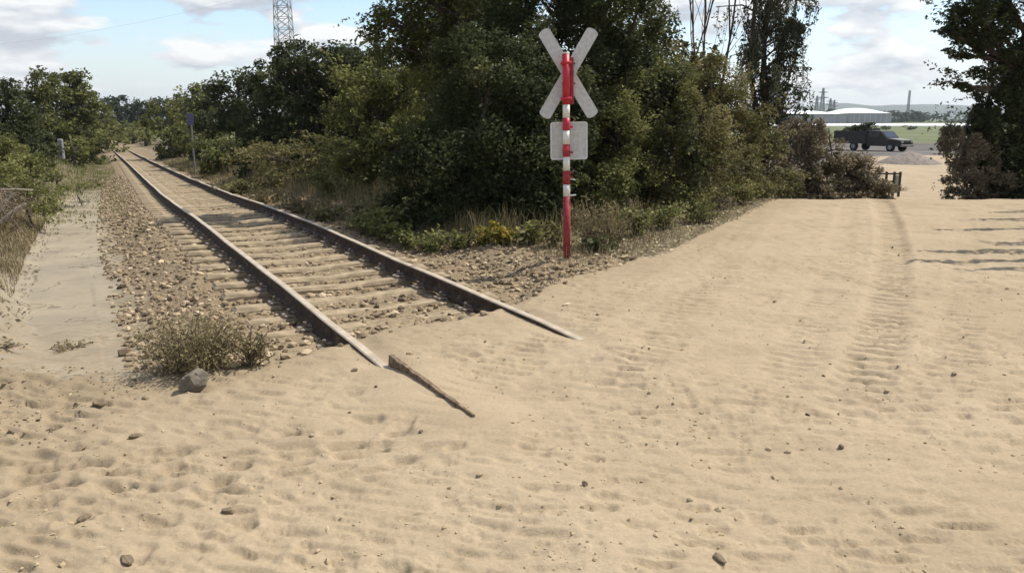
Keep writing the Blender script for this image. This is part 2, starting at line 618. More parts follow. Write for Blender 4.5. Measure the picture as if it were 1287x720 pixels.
M['steel_side'] = surf_mat('rusty_rail_steel', (.045, .030, .022), (.12, .075, .045), 14, .85, .4, .004)
m, nt, b, _ = new_mat('rail_steel')     # running surface dusty and worn, flanks rust, darkened further for their shaded side
geo = nt.nodes.new('ShaderNodeNewGeometry')
sep = nt.nodes.new('ShaderNodeSeparateXYZ')
nt.links.new(geo.outputs['Normal'], sep.inputs[0])
M['rail_flank'] = m
nt.links.new(n_ramp(nt, n_noise(nt, 9, 5), [(.35, (.030, .020, .014)), (.58, (.065, .042, .028)), (.75, (.15, .11, .07))]), b.inputs['Base Color'])
b.inputs['Roughness'].default_value = .85
M['rail_top'] = surf_mat('rail_running_surface', (.33, .265, .19), (.46, .385, .285), 6, .6, .1, .002, spec=.4)
M['sleeper'] = surf_mat('dusty_concrete_sleeper', (.20, .155, .098), (.34, .265, .168), 7, .95, .5, .008)
M['clip'] = surf_mat('rail_clip_iron', (.10, .075, .055), (.27, .22, .17), 30, .7, .3, .002)
M['ballast'] = tint_mat('ballast_stone', [(0, (.075, .055, .036)), (.3, (.165, .122, .078)), (.6, (.30, .228, .142)), (1, (.50, .395, .26))], .95, 0, .1, .25, 40)
M['red'] = surf_mat('red_sign_paint', (.38, .012, .028), (.48, .022, .038), 12, .45, .1, .001, .4)
M['red_shaded'] = surf_mat('shaded_red_paint', (.22, .028, .033), (.33, .055, .055), 18, .7, .3, .002)  # the sign red again, dulled to paint in the shade on the lower pole
M['white'] = surf_mat('white_sign_paint', (.62, .59, .52), (.76, .73, .66), 15, .5, .1, .001, .4)
M['sign_back'] = surf_mat('grey_sign_back', (.44, .44, .42), (.56, .56, .53), 25, .55, .15, .001, .35)
M['sign_rim'] = surf_mat('pale_sign_rim', (.56, .55, .52), (.64, .63, .60), 25, .5, 0)
M['zinc'] = surf_mat('dark_zinc', (.13, .125, .115), (.24, .23, .21), 30, .55, .2, .001, .4)
M['bolt'] = surf_mat('bolt_steel', (.10, .09, .08), (.16, .14, .12), 30, .6, 0)
M['wood'] = surf_mat('weathered_dark_timber', (.085, .058, .036), (.23, .165, .105), 22, .9, .7, .006)
M['deadwood'] = surf_mat('bleached_dead_wood', (.30, .245, .18), (.48, .41, .32), 18, .9, .5, .004)
M['bark'] = surf_mat('dark_bark', (.045, .034, .024), (.11, .085, .060), 12, .95, .8, .02)
M['twig'] = surf_mat('brown_twig', (.14, .105, .068), (.26, .20, .135), 12, .9, .3, .004)
M['stone'] = surf_mat('grey_brown_stone', (.10, .085, .065), (.21, .175, .13), 9, .9, .7, .012)
M['clod'] = surf_mat('damp_earth_clod', (.125, .095, .060), (.25, .19, .12), 14, .95, .8, .01)
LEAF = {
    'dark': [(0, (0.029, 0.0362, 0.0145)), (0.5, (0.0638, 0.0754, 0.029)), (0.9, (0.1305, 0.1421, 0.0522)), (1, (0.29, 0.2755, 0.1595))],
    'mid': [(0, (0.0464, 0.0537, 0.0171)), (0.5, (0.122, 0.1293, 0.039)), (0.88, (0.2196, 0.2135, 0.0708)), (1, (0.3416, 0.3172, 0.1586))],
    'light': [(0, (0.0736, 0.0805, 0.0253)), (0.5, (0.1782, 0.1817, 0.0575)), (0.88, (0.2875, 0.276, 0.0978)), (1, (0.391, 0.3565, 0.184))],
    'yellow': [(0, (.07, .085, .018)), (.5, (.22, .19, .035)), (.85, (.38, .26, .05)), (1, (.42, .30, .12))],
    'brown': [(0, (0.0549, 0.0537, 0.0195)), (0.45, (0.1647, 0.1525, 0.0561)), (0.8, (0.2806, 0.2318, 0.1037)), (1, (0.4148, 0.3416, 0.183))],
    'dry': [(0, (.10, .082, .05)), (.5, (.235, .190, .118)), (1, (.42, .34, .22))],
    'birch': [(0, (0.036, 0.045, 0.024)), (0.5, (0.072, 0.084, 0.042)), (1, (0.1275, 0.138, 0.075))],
    'weed': [(0, (.10, .085, .04)), (.5, (.21, .175, .088)), (.85, (.29, .235, .125)), (1, (.38, .30, .18))],  # brightened so weeds in the wood's shade read as sunlit
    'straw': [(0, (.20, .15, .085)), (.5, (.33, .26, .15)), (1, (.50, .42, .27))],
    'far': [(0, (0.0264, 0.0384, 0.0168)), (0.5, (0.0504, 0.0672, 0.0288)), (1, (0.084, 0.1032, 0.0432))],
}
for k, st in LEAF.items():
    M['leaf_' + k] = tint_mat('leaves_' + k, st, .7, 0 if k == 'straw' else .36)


# ------------------------------------------------------------------ terrain
az = np.concatenate([np.arange(-180, -39, 3.0), np.arange(-37, 37.01, 0.125), np.arange(40, 180, 3.0)])
az = np.radians(az)
rr = [0.25, .6, 1.0, 1.4, 1.7, 1.9, 2.1, 2.25]
while rr[-1] < 6000:
    r = rr[-1]
    rr.append(r + max(.0115, r * .0044) * (1 if r < 17 else min(10, 1 + (r - 17) * .12)))
rr = np.array(rr)
AZ, RR = np.meshgrid(az, rr)
GX, GY = (np.sin(AZ) * RR), (np.cos(AZ) * RR)
Z, S, Nn, D, SS, WM = ground_z(GX.ravel(), GY.ravel(), parts=True)
X, Y = GX.ravel(), GY.ravel()
RAD = np.hypot(X, Y)
na, nr = len(az), len(rr)
idx = np.arange(na * nr).reshape(nr, na)
q = np.stack([idx[:-1, :], np.roll(idx, -1, 1)[:-1, :], np.roll(idx, -1, 1)[1:, :], idx[1:, :]], -1).reshape(-1, 4)
q = q[:, ::-1]
centre = np.array([[0, 0, float(ground_z(np.array([0.]), np.array([0.]))[0])]])
wob = .25 * fbm(X * .9, Y * .9, 51, 3)
m_sand = np.maximum(WM, (np.abs(D) < 1.6) * smooth01(9.0, 5.5, S) * .60 * (S > 0))
m_sand = np.maximum(m_sand, .50 * (D < -1.9) * smooth01(15, 6, S) * (S > 0))
m_gravel = ((D > -2.05 + wob) & (D < 3.0 + wob * 2) & (S > 0)).astype(float)
wob2 = .55 * fbm(X * 1.1, Y * 1.1, 52, 3) + .22 * fbm(X * 5, Y * 5, 53, 2)
m_path = smooth01(-3.6, -3.15, D + wob2) * smooth01(-1.9, -2.25, D + wob2) * (S > 2) * smooth01(38, 26.0, S + wob2 * 12)
wf = smooth01(9, 15, Nn) * smooth01(40, 50, Y)
m_yard = wf * smooth01(100, 92, Y + wob * 8)
m_field = np.maximum(smooth01(96, 104, Y) * smooth01(9, 15, Nn), smooth01(170, 260, RAD))
att = dict(m_sand=m_sand, m_gravel=m_gravel, m_path=m_path, m_field=m_field, m_yard=m_yard, m_dirt=np.clip(smooth01(.9, .0, SS) * .45 + smooth01(-.8, -2.6, X) * .6, 0, 1))
V = np.stack([X, Y, Z], -1)


def fm(a): return a[q].mean(1)


kind = np.zeros(len(q), int)                    # 0 ground
kind[fm(m_gravel) > .5] = 1
kind[fm(m_path) > .5] = 2
kind[fm(np.maximum(m_field, m_yard)) > .5] = 3
kind[fm(WM) > .5] = 4
for k, nm in enumerate(('ground', 'track_bed', 'concrete_path', 'field', 'sand_road')):
    f = q[kind == k]
    if not len(f):
        continue
    used, inv = np.unique(f.ravel(), return_inverse=True)
    me = np_mesh(nm, V[used], inv.reshape(-1, 4), {a: v[used] for a, v in att.items()}, smooth=True)
    tag(link(nm, me, M['ground']), kind='structure')
# the bit of sand right under the camera
fan = np.array([(na, (i + 1) % na, i) for i in range(na)])
me = np_mesh('sand_underfoot', np.vstack([V[:na], centre]), fan, {a: np.append(v[:na], 1.0 if a == 'm_sand' else 0.0) for a, v in att.items()}, smooth=True)
tag(link('sand_underfoot', me, M['ground']), kind='structure')

# distant hills
hx = np.linspace(-2600, 5200, 160)
rows = []
for j, (yy, sc) in enumerate(((3300, 0), (3700, .55), (4200, 1), (4800, .6), (5300, 0))):
    hh = 66 + 46 * fbm(hx * .0011 + 3, hx * 0 + 1.7, 71, 3) + 30 * fbm(hx * .004, hx * 0 + j * .4, 72, 3)
    hh = hh * (.35 + .65 * smooth01(300, 1500, hx) * smooth01(5200, 3600, hx))
    rows.append(np.stack([hx, np.full_like(hx, yy), -3 + hh * sc], -1))
HV = np.concatenate(rows)
hi = np.arange(5 * 160).reshape(5, 160)
HF = np.stack([hi[:-1, :-1], hi[:-1, 1:], hi[1:, 1:], hi[1:, :-1]], -1).reshape(-1, 4)
M['hill'] = surf_mat('wooded_hill', (.030, .045, .022), (.055, .075, .032), .02, .95, 0)
tag(link('hills', np_mesh('hills', HV, HF, smooth=True), M['hill']), kind='structure')

# ------------------------------------------------------------------ railway track
track = empty('railway_track', (0, 0, 0), 'single railway track running away to the left, its near end buried in sand', 'railway')


def track_pt(s, off, z):
    n = float(track_n(s))
    h = (float(track_n(s + .5)) - float(track_n(s - .5)))
    t = TV + NV * h
    t = t / np.linalg.norm(t)
    nn = np.array([t[1], -t[0]])
    p = TV * s + NV * n + nn * off
    return Vector((p[0], p[1], float(track_z(s)) + z)), Vector((nn[0], nn[1], 0)), Vector((t[0], t[1], 0))


PROF = [(-.062, -.150), (-.062, -.138), (-.014, -.118), (-.009, -.100), (-.009, -.050), (-.034, -.036), (-.035, -.008), (-.027, 0.0),
        (.027, 0.0), (.035, -.008), (.034, -.036), (.009, -.050), (.009, -.100), (.014, -.118), (.062, -.138), (.062, -.150)]
ss_list = np.concatenate([np.arange(3.0, 40, .8), np.arange(40, 300, 4.0)])
for side in (-1, 1):
    V_, F_ = [], []
    for i, s in enumerate(ss_list):
        wob = .010 * math.sin(s * 1.1 + side) + .006 * math.sin(s * 2.7)
        for (px, pz) in PROF:
            p, nn, t = track_pt(s, side * .7535 + px, pz + wob * .6 - max(0, 4.9 - s) * .035)
            V_.append(tuple(p))
    k = len(PROF)
    mi = []
    for i in range(len(ss_list) - 1):
        for j in range(k):
            F_.append((i * k + j, i * k + (j + 1) % k, (i + 1) * k + (j + 1) % k, (i + 1) * k + j))
            mi.append(1 if j in (6, 7, 8) else 0)
    me = np_mesh('rail', np.array(V_), np.array(F_))
    me.materials.append(M['rail_flank'])
    me.materials.append(M['rail_top'])
    me.polygons.foreach_set('material_index', np.array(mi, np.int32))
    o = link('rail', me, None, track)
    tag(o, 'left rail, nearer the concrete path' if side < 0 else 'right rail, nearer the crossing sign')


def sleeper_mesh():
    bm = bmesh.new()
    add_box(bm, (0, 0, -.06), (2.5, .21, .18))
    bmesh.ops.bevel(bm, geom=[e for e in bm.edges if all(v.co.z > 0 for v in e.verts)], offset=.03, segments=1, affect='EDGES')
    bmesh.ops.subdivide_edges(bm, edges=[e for e in bm.edges if abs(e.verts[0].co.x - e.verts[1].co.x) > 1], cuts=5)
    for v in bm.verts:
        if abs(v.co.x) < .5:
            v.co.z -= .018 * (1 - abs(v.co.x) / .5)
        v.co.z += random.uniform(-.006, .006)
        v.co.y += random.uniform(-.008, .008)
    return bm_mesh('sleeper', bm)


SLP = [sleeper_mesh() for _ in range(4)]
bm = bmesh.new()
add_box(bm, (0, 0, .012), (.10, .15, .022))
add_cyl(bm, (.0, 0, .02), (.0, 0, .075), .017, .015, 6)
add_box(bm, (-.032, 0, .034), (.045, .06, .02))
CLIP = bm_mesh('rail_clip', bm)
for me in SLP:
    me.materials.append(M['sleeper'])
CLIP.materials.append(M['clip'])
s, i = 5.35, 0
while s < 92 and i < 150:
    p, nn, t = track_pt(s, 0, -.188 + random.uniform(-.012, .008))
    o = link('sleeper', SLP[i % 4], None, track)
    o.location = p
    o.rotation_euler = (0, 0, math.atan2(nn.y, nn.x) + random.uniform(-.012, .012))
    if s < 16:
        for off in (-.7535 - .105, -.7535 + .105, .7535 - .105, .7535 + .105):
            c = link('rail_clip', CLIP, None, o)
            c.location = (off, 0, .03)
            c.rotation_euler = (0, 0, 0 if (off > 0) == (abs(off) > .7535) else math.pi)
    s += .6 + random.uniform(-.02, .02)
    i += 1


# ------------------------------------------------------------------ loose stones
def ico(sub=1):
    bm = bmesh.new()
    bmesh.ops.create_icosphere(bm, subdivisions=sub, radius=1.0)
    bm.verts.ensure_lookup_table()
    v = np.array([tuple(x.co) for x in bm.verts])
    f = np.array([[x.index for x in y.verts] for y in bm.faces])
    bm.free()
    return v, f


IV, IF = ico(1)


def stones(P, R, rng, squash=.65):
    n = len(P)
    k = len(IV)
    sc = R[:, None] * rng.uniform(.65, 1.25, (n, 3)) * np.array([1, 1, squash])
    v = IV[None] * (1 + rng.uniform(-.28, .28, (n, k, 1)))
    v = v * sc[:, None, :]
    a = rng.uniform(0, 2 * math.pi, n)
    ca, sa = np.cos(a)[:, None], np.sin(a)[:, None]
    tl = rng.uniform(-.5, .5, n)[:, None]
    x, y, z = v[..., 0], v[..., 1], v[..., 2]
    y, z = y * np.cos(tl) - z * np.sin(tl), y * np.sin(tl) + z * np.cos(tl)
    v = np.stack([x * ca - y * sa, x * sa + y * ca, z], -1) + P[:, None, :]
    F = (IF[None] + (np.arange(n) * k)[:, None, None]).reshape(-1, 3)
    tint = np.repeat(np.clip(rng.normal(.5, .22, n), 0, 1), len(IF))
    return v.reshape(-1, 3), F, tint


def scatter_track(n, d0, d1, s0, s1, rng, power=1.0):
    s = s0 + (s1 - s0) * rng.random(n) ** power
    d = rng.uniform(d0, d1, n)
    c = track_n(s)
    x = TV[0] * s + NV[0] * (c + d)
    y = TV[1] * s + NV[1] * (c + d)
    return x, y, d, s


xs, ys, ds, sst = scatter_track(17500, -2.25, 3.4, 4.2, 42, RNG, 1.75)
z_, s_, n_, d_, sd_, wm_ = ground_z(xs, ys, parts=True)
keep = (sd_ < -.02) | (RNG.random(len(xs)) < .10 * np.exp(-np.maximum(sd_, 0) * 5))
ph = ((s_ - 5.35) / .6) % 1
on_sl = (np.abs(d_) < 1.28) & ((ph < .26) | (ph > .74))
keep &= ~(on_sl & (RNG.random(len(xs)) < .84))
keep &= (np.abs(np.abs(d_) - .7535) > .07)
keep &= ~((d_ > 2.3) & (RNG.random(len(xs)) < .45))
xs, ys, z_ = xs[keep], ys[keep], z_[keep]
R_ = np.clip(RNG.lognormal(math.log(.026), .30, len(xs)), .012, .052) * (1 + .012 * np.maximum(ys - 8, 0))
v, f, t = stones(np.stack([xs, ys, z_ + R_ * .25], -1), R_, RNG)
tag(link('ballast_gravel', np_mesh('ballast_gravel', v, f, fattrs={'tint': t}), M['ballast']),
    'loose dusty ballast gravel spread under and beside the railway track', 'gravel', kind='stuff')

# rubble at the near end of the concrete path and crumbs on the sand
n = 620
px = np.concatenate([RNG.uniform(-3.4, -2.2, 420), RNG.uniform(-2.6, 5.5, 200)])
py = np.concatenate([RNG.uniform(3.7, 5.1, 420), 2.4 + 9 * RNG.random(200) ** 1.5])
R_ = np.clip(RNG.lognormal(math.log(.0055), .5, n), .003, .018)
ok = sand_sd(px, py) > -.4
px, py, R_ = px[ok], py[ok], R_[ok]
v, f, t = stones(np.stack([px, py, ground_z(px, py) + R_ * .2], -1), R_, RNG, .75)
tag(link('sand_crumbs', np_mesh('sand_crumbs', v, f, fattrs={'tint': t * .75}), M['ballast']),
    'small crumbs of earth and grit scattered over the sand', 'crumbs', kind='stuff')


n = 3400
px, py = RNG.uniform(-1, 1, n), 2.35 + 8 * RNG.random(n) ** 1.6
px = px * (py * .72 + .3)
R_ = np.clip(RNG.lognormal(math.log(.0052), .5, n), .003, .016)
ok = (sand_sd(px, py) > .1) & (fbm(px * .9, py * .9, 88, 3) > -.10)
px, py, R_ = px[ok], py[ok], R_[ok]
v, f, t = stones(np.stack([px, py, ground_z(px, py) + R_ * .15], -1), R_, RNG, .7)
M['sand_lump'] = tint_mat('sand_lump', [(0, (.30, .23, .135)), (.5, (.38, .295, .178)), (1, (.44, .345, .22))], .95, 0, .1, .3, 30)
tag(link('sand_lumps', np_mesh('sand_lumps', v, f, fattrs={'tint': t}), M['sand_lump']),
    'small dry lumps of crumbled sand lying all over the driven sand', 'sand lumps', kind='stuff')


def rock(name, x, y, size, mat, label, cat, group=None, seed=0, sink=.25):
    rg = np.random.default_rng(seed)
    v, f = ico(3)
    rad = np.full(len(v), 1.25)
    for _ in range(15):
        dv = rg.normal(size=3)
        dv /= np.linalg.norm(dv)
        rad = np.minimum(rad, rg.uniform(.72, 1.05) / np.maximum(v @ dv, .2))
    v = v * (rad * rg.uniform(.97, 1.03, len(v)))[:, None] * (np.array(size) / 2)
    o = link(name, np_mesh(name, v, f, smooth=False), mat)
    o.location = (x, y, gz(x, y) + size[2] * (.5 - sink))
    o.rotation_euler = (0, 0, rg.uniform(0, 6))
    return tag(o, label, cat, group)


rock('stone', -1.93, 4.60, (.155, .13, .14), M['stone'], 'rounded grey-brown stone lying at the foot of the dry weed bush in the foreground', 'stone', seed=3, sink=.08)
rock('stone', -2.37, 4.33, (.085, .07, .05), M['clod'], 'small dark stone on the sand left of the dry weed bush', 'stone', seed=4, sink=.15)
CL = [(.77, 2.68, (.10, .05, .028), 'flat dark clod of earth in the sand at the bottom edge of the photo'),
      (.32, 3.23, (.042, .035, .03), 'dark round clod alone on the sand below the middle of the road'),
      (.29, 3.03, (.035, .028, .02), 'tiny dark clod just nearer than the round clod in mid sand'),
      (1.61, 3.65, (.045, .04, .035), 'dark clod of earth beside the tyre track in the lower right sand'),
      (2.83, 4.87, (.04, .036, .03), 'dark pebble-like clod on smooth sand right of the tyre tracks'),
      (-2.16, 3.71, (.13, .055, .03), 'dark damp earth clod in the left footprints nearest the photo edge'),
      (-1.96, 3.88, (.09, .045, .03), 'dark earth clod at the upper rim of the left footprints'),
      (-1.77, 3.02, (.10, .05, .03), 'dark broken clod among the lower left footprints'),
      (-1.19, 3.08, (.05, .07, .035), 'dark clod right of the lower left footprints'),
      (-1.43, 2.68, (.10, .05, .035), 'dark earth clod at the bottom left edge of the photo'),
      (-.47, 3.86, (.03, .03, .024), 'small dark pebble on the sand below the timber strip'),
      (1.42, 9.15, (.14, .10, .06), 'pale dusty lump on the sand edge right of the crossing sign'),
      (.12, 6.35, (.10, .085, .06), 'dark ballast stone lying on sand between the two rails')]
for i, (x, y, sz, lb) in enumerate(CL):
    if i == 12:
        x, y = -.42, 6.62
    sz = tuple(q_ * .75 for q_ in sz)
    rock('earth_clod', x, y, sz, M['clod'], lb, 'clod', 'clods of earth and stones lying on the sand', 20 + i, .2)

# ------------------------------------------------------------------ timber strip by the left rail
bm = bmesh.new()
L = 1.22
nseg = 14
prev = None
for i in range(nseg + 1):
    t = i / nseg
    hw = .017 * (1 - .55 * max(0, t - .55) / .45) + random.uniform(-.0025, .0025)
    top = .048 - .018 * t ** 1.6 + random.uniform(-.003, .003)
    cx = random.uniform(-.002, .002) + .006 * math.sin(t * 5)
    ring = [bm.verts.new((cx - hw, t * L, -.06)), bm.verts.new((cx - hw * .95, t * L, top)), bm.verts.new((cx + hw * .9, t * L, top + random.uniform(-.006, .004))), bm.verts.new((cx + hw, t * L, -.06))]
    if prev:
        for j in range(4):
            bm.faces.new((prev[j], prev[(j + 1) % 4], ring[(j + 1) % 4], ring[j]))
    else:
        bm.faces.new(ring)
    prev = ring
bm.faces.new(prev[::-1])
pl = link('timber_strip', bm_mesh('timber_strip', bm), M['wood'])
pl.location = (-.81, 5.10, gz(-.81, 5.10) + .030)
pl.rotation_euler = (0, math.radians(-4), math.atan2(-1.02, .575) - math.pi / 2)
tag(pl, 'dark weathered timber strip half buried in the sand beyond the end of the left rail', 'timber')

# ------------------------------------------------------------------ crossing sign, seen from behind
PX, PY = .655, 9.33
sign = empty('crossing_sign', (PX, PY, gz(PX, PY) - .055), 'red and white banded pole with a crossing cross and square plate seen from behind', 'railway sign')
sign.rotation_euler = (0, math.radians(-1.1), 0)
ZS = 2.40 / 257.0       # metres per photo pixel of pole height


def pz(v): return (322 - v) * ZS


PR = .042
for v0, v1, mt, nm in ((332, 315, 'zinc', 'pole_foot'), (315, 237, 'red_shaded', 'red_band'), (237, 222, 'white', 'white_band'), (222, 205, 'red_shaded', 'red_band'), (205, 188, 'white', 'white_band'),
                       (188, 173, 'red', 'red_band'), (173, 156, 'white', 'white_band'), (156, 141, 'red', 'red_band'), (141, 125, 'white', 'white_band'), (125, 65, 'red', 'red_band')):
    bm = bmesh.new()
    add_cyl(bm, (0, 0, pz(v0)), (0, 0, pz(v1) - .002), PR * (1.0 if nm != 'white_band' else .965), PR * (1.0 if nm != 'white_band' else .965), 20)
    link(nm, bm_mesh(nm, bm, smooth=True), M[mt], sign)
for p in [o for o in sign.children]:
    for poly in p.data.polygons:
        poly.use_smooth = len(poly.vertices) == 4
cyl_part('pole_cap', (0, 0, pz(65) - .002), (0, 0, pz(64) + .006), PR * 1.06, PR * .9, M['sign_rim'], sign, 20)


def cross_arm(name, ang, yoff):
    bm = bmesh.new()
    Lh, wh = .565, .073
    pts = []
    for sx in (1, -1):
        for k in range(7):
            a = math.radians(-75 + 150 * k / 6)
            pts.append((sx * (Lh - .042 + .042 * math.cos(a)), sx * wh * math.sin(a) * 1.03))
    f0 = [bm.verts.new((x, 0, z)) for x, z in pts]
    face = bm.faces.new(f0)
    r = bmesh.ops.extrude_face_region(bm, geom=[face])
    bmesh.ops.translate(bm, vec=(0, .016, 0), verts=[g for g in r['geom'] if isinstance(g, bmesh.types.BMVert)])
    o = link(name, bm_mesh(name, bm), M['sign_back'], sign)
    o.location = (.035, PR + .052 + yoff, pz(88))
    o.rotation_euler = (0, ang, 0)
    for x in (-.13, .13):
        cyl_part('bolt', (x, -.012, 0), (x, .0, 0), .013, .011, M['bolt'], o, 8)
    return o


cross_arm('cross_arm', math.radians(59), 0)
cross_arm('cross_arm', math.radians(-59), .018)
box_part('dim_red_strip', (.066, PR + .026, pz(97)), (.05, .045, .52), M['red_shaded'], sign, bevel=.006)  # solid strip added in place of the pole's dim shade on the cross
for v in (76, 118):
    box_part('clamp', (.0, .012, pz(v)), (.125, .12, .035), M['red'], sign, bevel=.01)
# back plate
bm = bmesh.new()
pw, ph_, rad = .212, .212, .03


def rrect(w, h, r, y):
    o = []
    for cx, cz, a0 in ((w - r, h - r, 0), (-w + r, h - r, 90), (-w + r, -h + r, 180), (w - r, -h + r, 270)):
        for k in range(5):
            a = math.radians(a0 + 22.5 * k)
            o.append((cx + r * math.cos(a), y, cz + r * math.sin(a)))
    return o


face = bm.faces.new([bm.verts.new(p) for p in rrect(pw, ph_, rad, 0)])
r = bmesh.ops.extrude_face_region(bm, geom=[face])
bmesh.ops.translate(bm, vec=(0, .012, 0), verts=[g for g in r['geom'] if isinstance(g, bmesh.types.BMVert)])
plate = link('back_plate', bm_mesh('back_plate', bm), M['sign_back'], sign)
plate.location = (.035, PR + .03, pz(169))
bm = bmesh.new()
a = [bm.verts.new(p) for p in rrect(pw + .004, ph_ + .004, rad, -.006)]
b_ = [bm.verts.new(p) for p in rrect(pw - .014, ph_ - .014, rad * .7, -.006)]
c_ = [bm.verts.new(p) for p in rrect(pw + .004, ph_ + .004, rad, .015)]
e_ = [bm.verts.new(p) for p in rrect(pw - .014, ph_ - .014, rad * .7, .002)]
for i in range(20):
    j = (i + 1) % 20
    bm.faces.new((a[i], a[j], b_[j], b_[i]))
    bm.faces.new((a[i], c_[i], c_[j], a[j]))
    bm.faces.new((b_[i], b_[j], e_[j], e_[i]))
link('plate_rim', bm_mesh('plate_rim', bm), M['sign_rim'], plate)
for v, mt in ((152, 'red'), (183, 'red_shaded'), (213, 'red_shaded'), (208, 'red_shaded')):
    bm = bmesh.new()
    add_cyl(bm, (0, 0, pz(v) - .02), (0, 0, pz(v) + .02), PR * 1.09, PR * 1.09, 18)
    add_box(bm, (.058, .018, pz(v)), (.035, .026, .022))
    link('clamp', bm_mesh('clamp', bm), M[mt], sign)
for v, w in ((216, .075), (236, .085)):
    cl = box_part('loose_bracket', (.055 + w / 2 - .03, .0, pz(v)), (w, .022, .016), M['sign_back'], sign, Euler((0, .2 if v < 220 else -.1, 0)).to_matrix(), bevel=.004)


# ------------------------------------------------------------------ vegetation
def leaf_arrays(P, L, rng, up=.5, width=.5, droop=0.0, axis=None):
    n = len(P)
    nrm = rng.normal(size=(n, 3))
    nrm[:, 2] = np.abs(nrm[:, 2]) + up
    nrm /= np.linalg.norm(nrm, axis=1, keepdims=True)
    d = rng.normal(size=(n, 3))
    d[:, 2] -= droop
    if axis is not None:
        d = d * .5 + axis
    d -= (d * nrm).sum(1, keepdims=True) * nrm
    d /= np.linalg.norm(d, axis=1, keepdims=True) + 1e-9
    s = np.cross(nrm, d)
    Ls = (L * rng.uniform(.6, 1.3, n))[:, None]
    w = Ls * width
    fold = nrm * Ls * .10
    v = np.stack([P - d * Ls * .5, P - d * Ls * .05 + s * w * .5 + fold, P + d * Ls * .5, P - d * Ls * .05 - s * w * .5 + fold], 1)
    return v.reshape(-1, 3), np.arange(n * 4).reshape(-1, 4)


def crown_points(ells, leaf, rng, cover=5.0, ragged=1.0):
    P, T, C = [], [], []
    for (c, r) in ells:
        c, r = np.array(c), np.array(r)
        n = int(cover * math.pi * (r[0] + r[1]) / 2 * r[2] / (leaf * leaf * .27))
        k = max(7, int(20 * ragged))
        dirs = rng.normal(size=(k, 3))
        dirs /= np.linalg.norm(dirs, axis=1, keepdims=True)
        rad = rng.uniform(.45, 1.02, k) ** .6
        cen = c + dirs * r * rad[:, None]
        C.append(cen)
        ci = rng.integers(0, k, n)
        ball = rng.normal(size=(n, 3))
        ball /= np.linalg.norm(ball, axis=1, keepdims=True)
        ball *= (rng.random(n) ** .42)[:, None]
        cr = r * rng.uniform(.24, .46, (k, 1))
        p = cen[ci] + ball * cr[ci]
        ct = rng.normal(0, .15, k)
        P.append(p)
        T.append(.40 + ct[ci] + rng.normal(0, .16, n))
    T = np.concatenate(T)
    return np.concatenate(P), np.clip(T, 0, 1), np.concatenate(C)


def foliage(name, ells, leaf, mat, parent, rng, cover=5.0, up=.5, width=.55, droop=.2, shoots=0):
    leaf = leaf * .88
    cover = cover * .84
    P, T, C = crown_points(ells, leaf, rng, cover)
    if shoots:
        cen = np.mean([np.array(c) for c, r in ells], 0)
        sp, st = [], []
        for q_ in C[rng.integers(0, len(C), shoots)]:
            dv = (q_ - cen) / (np.linalg.norm(q_ - cen) + 1e-6) + rng.normal(0, .35, 3) + np.array([0, 0, .55])
            dv /= np.linalg.norm(dv)
            Ls = rng.uniform(.35, .95) * leaf / .075
            k = 22
            t = rng.random(k)[:, None]
            sp.append(q_ + dv * (.15 + t * Ls) + np.array([0, 0, -.35]) * Ls * t ** 2 + rng.normal(0, .03, (k, 3)))
            st.append(np.clip(.52 + rng.normal(0, .12) + rng.normal(0, .14, k), 0, 1))
        P, T = np.vstack([P] + sp), np.concatenate([T] + st)
    v, f = leaf_arrays(P, leaf, rng, up, width, droop)
    o = link(name, np_mesh(name, v, f, fattrs={'tint': T}), M[mat], parent)
    return o, C


TRIS = [0]


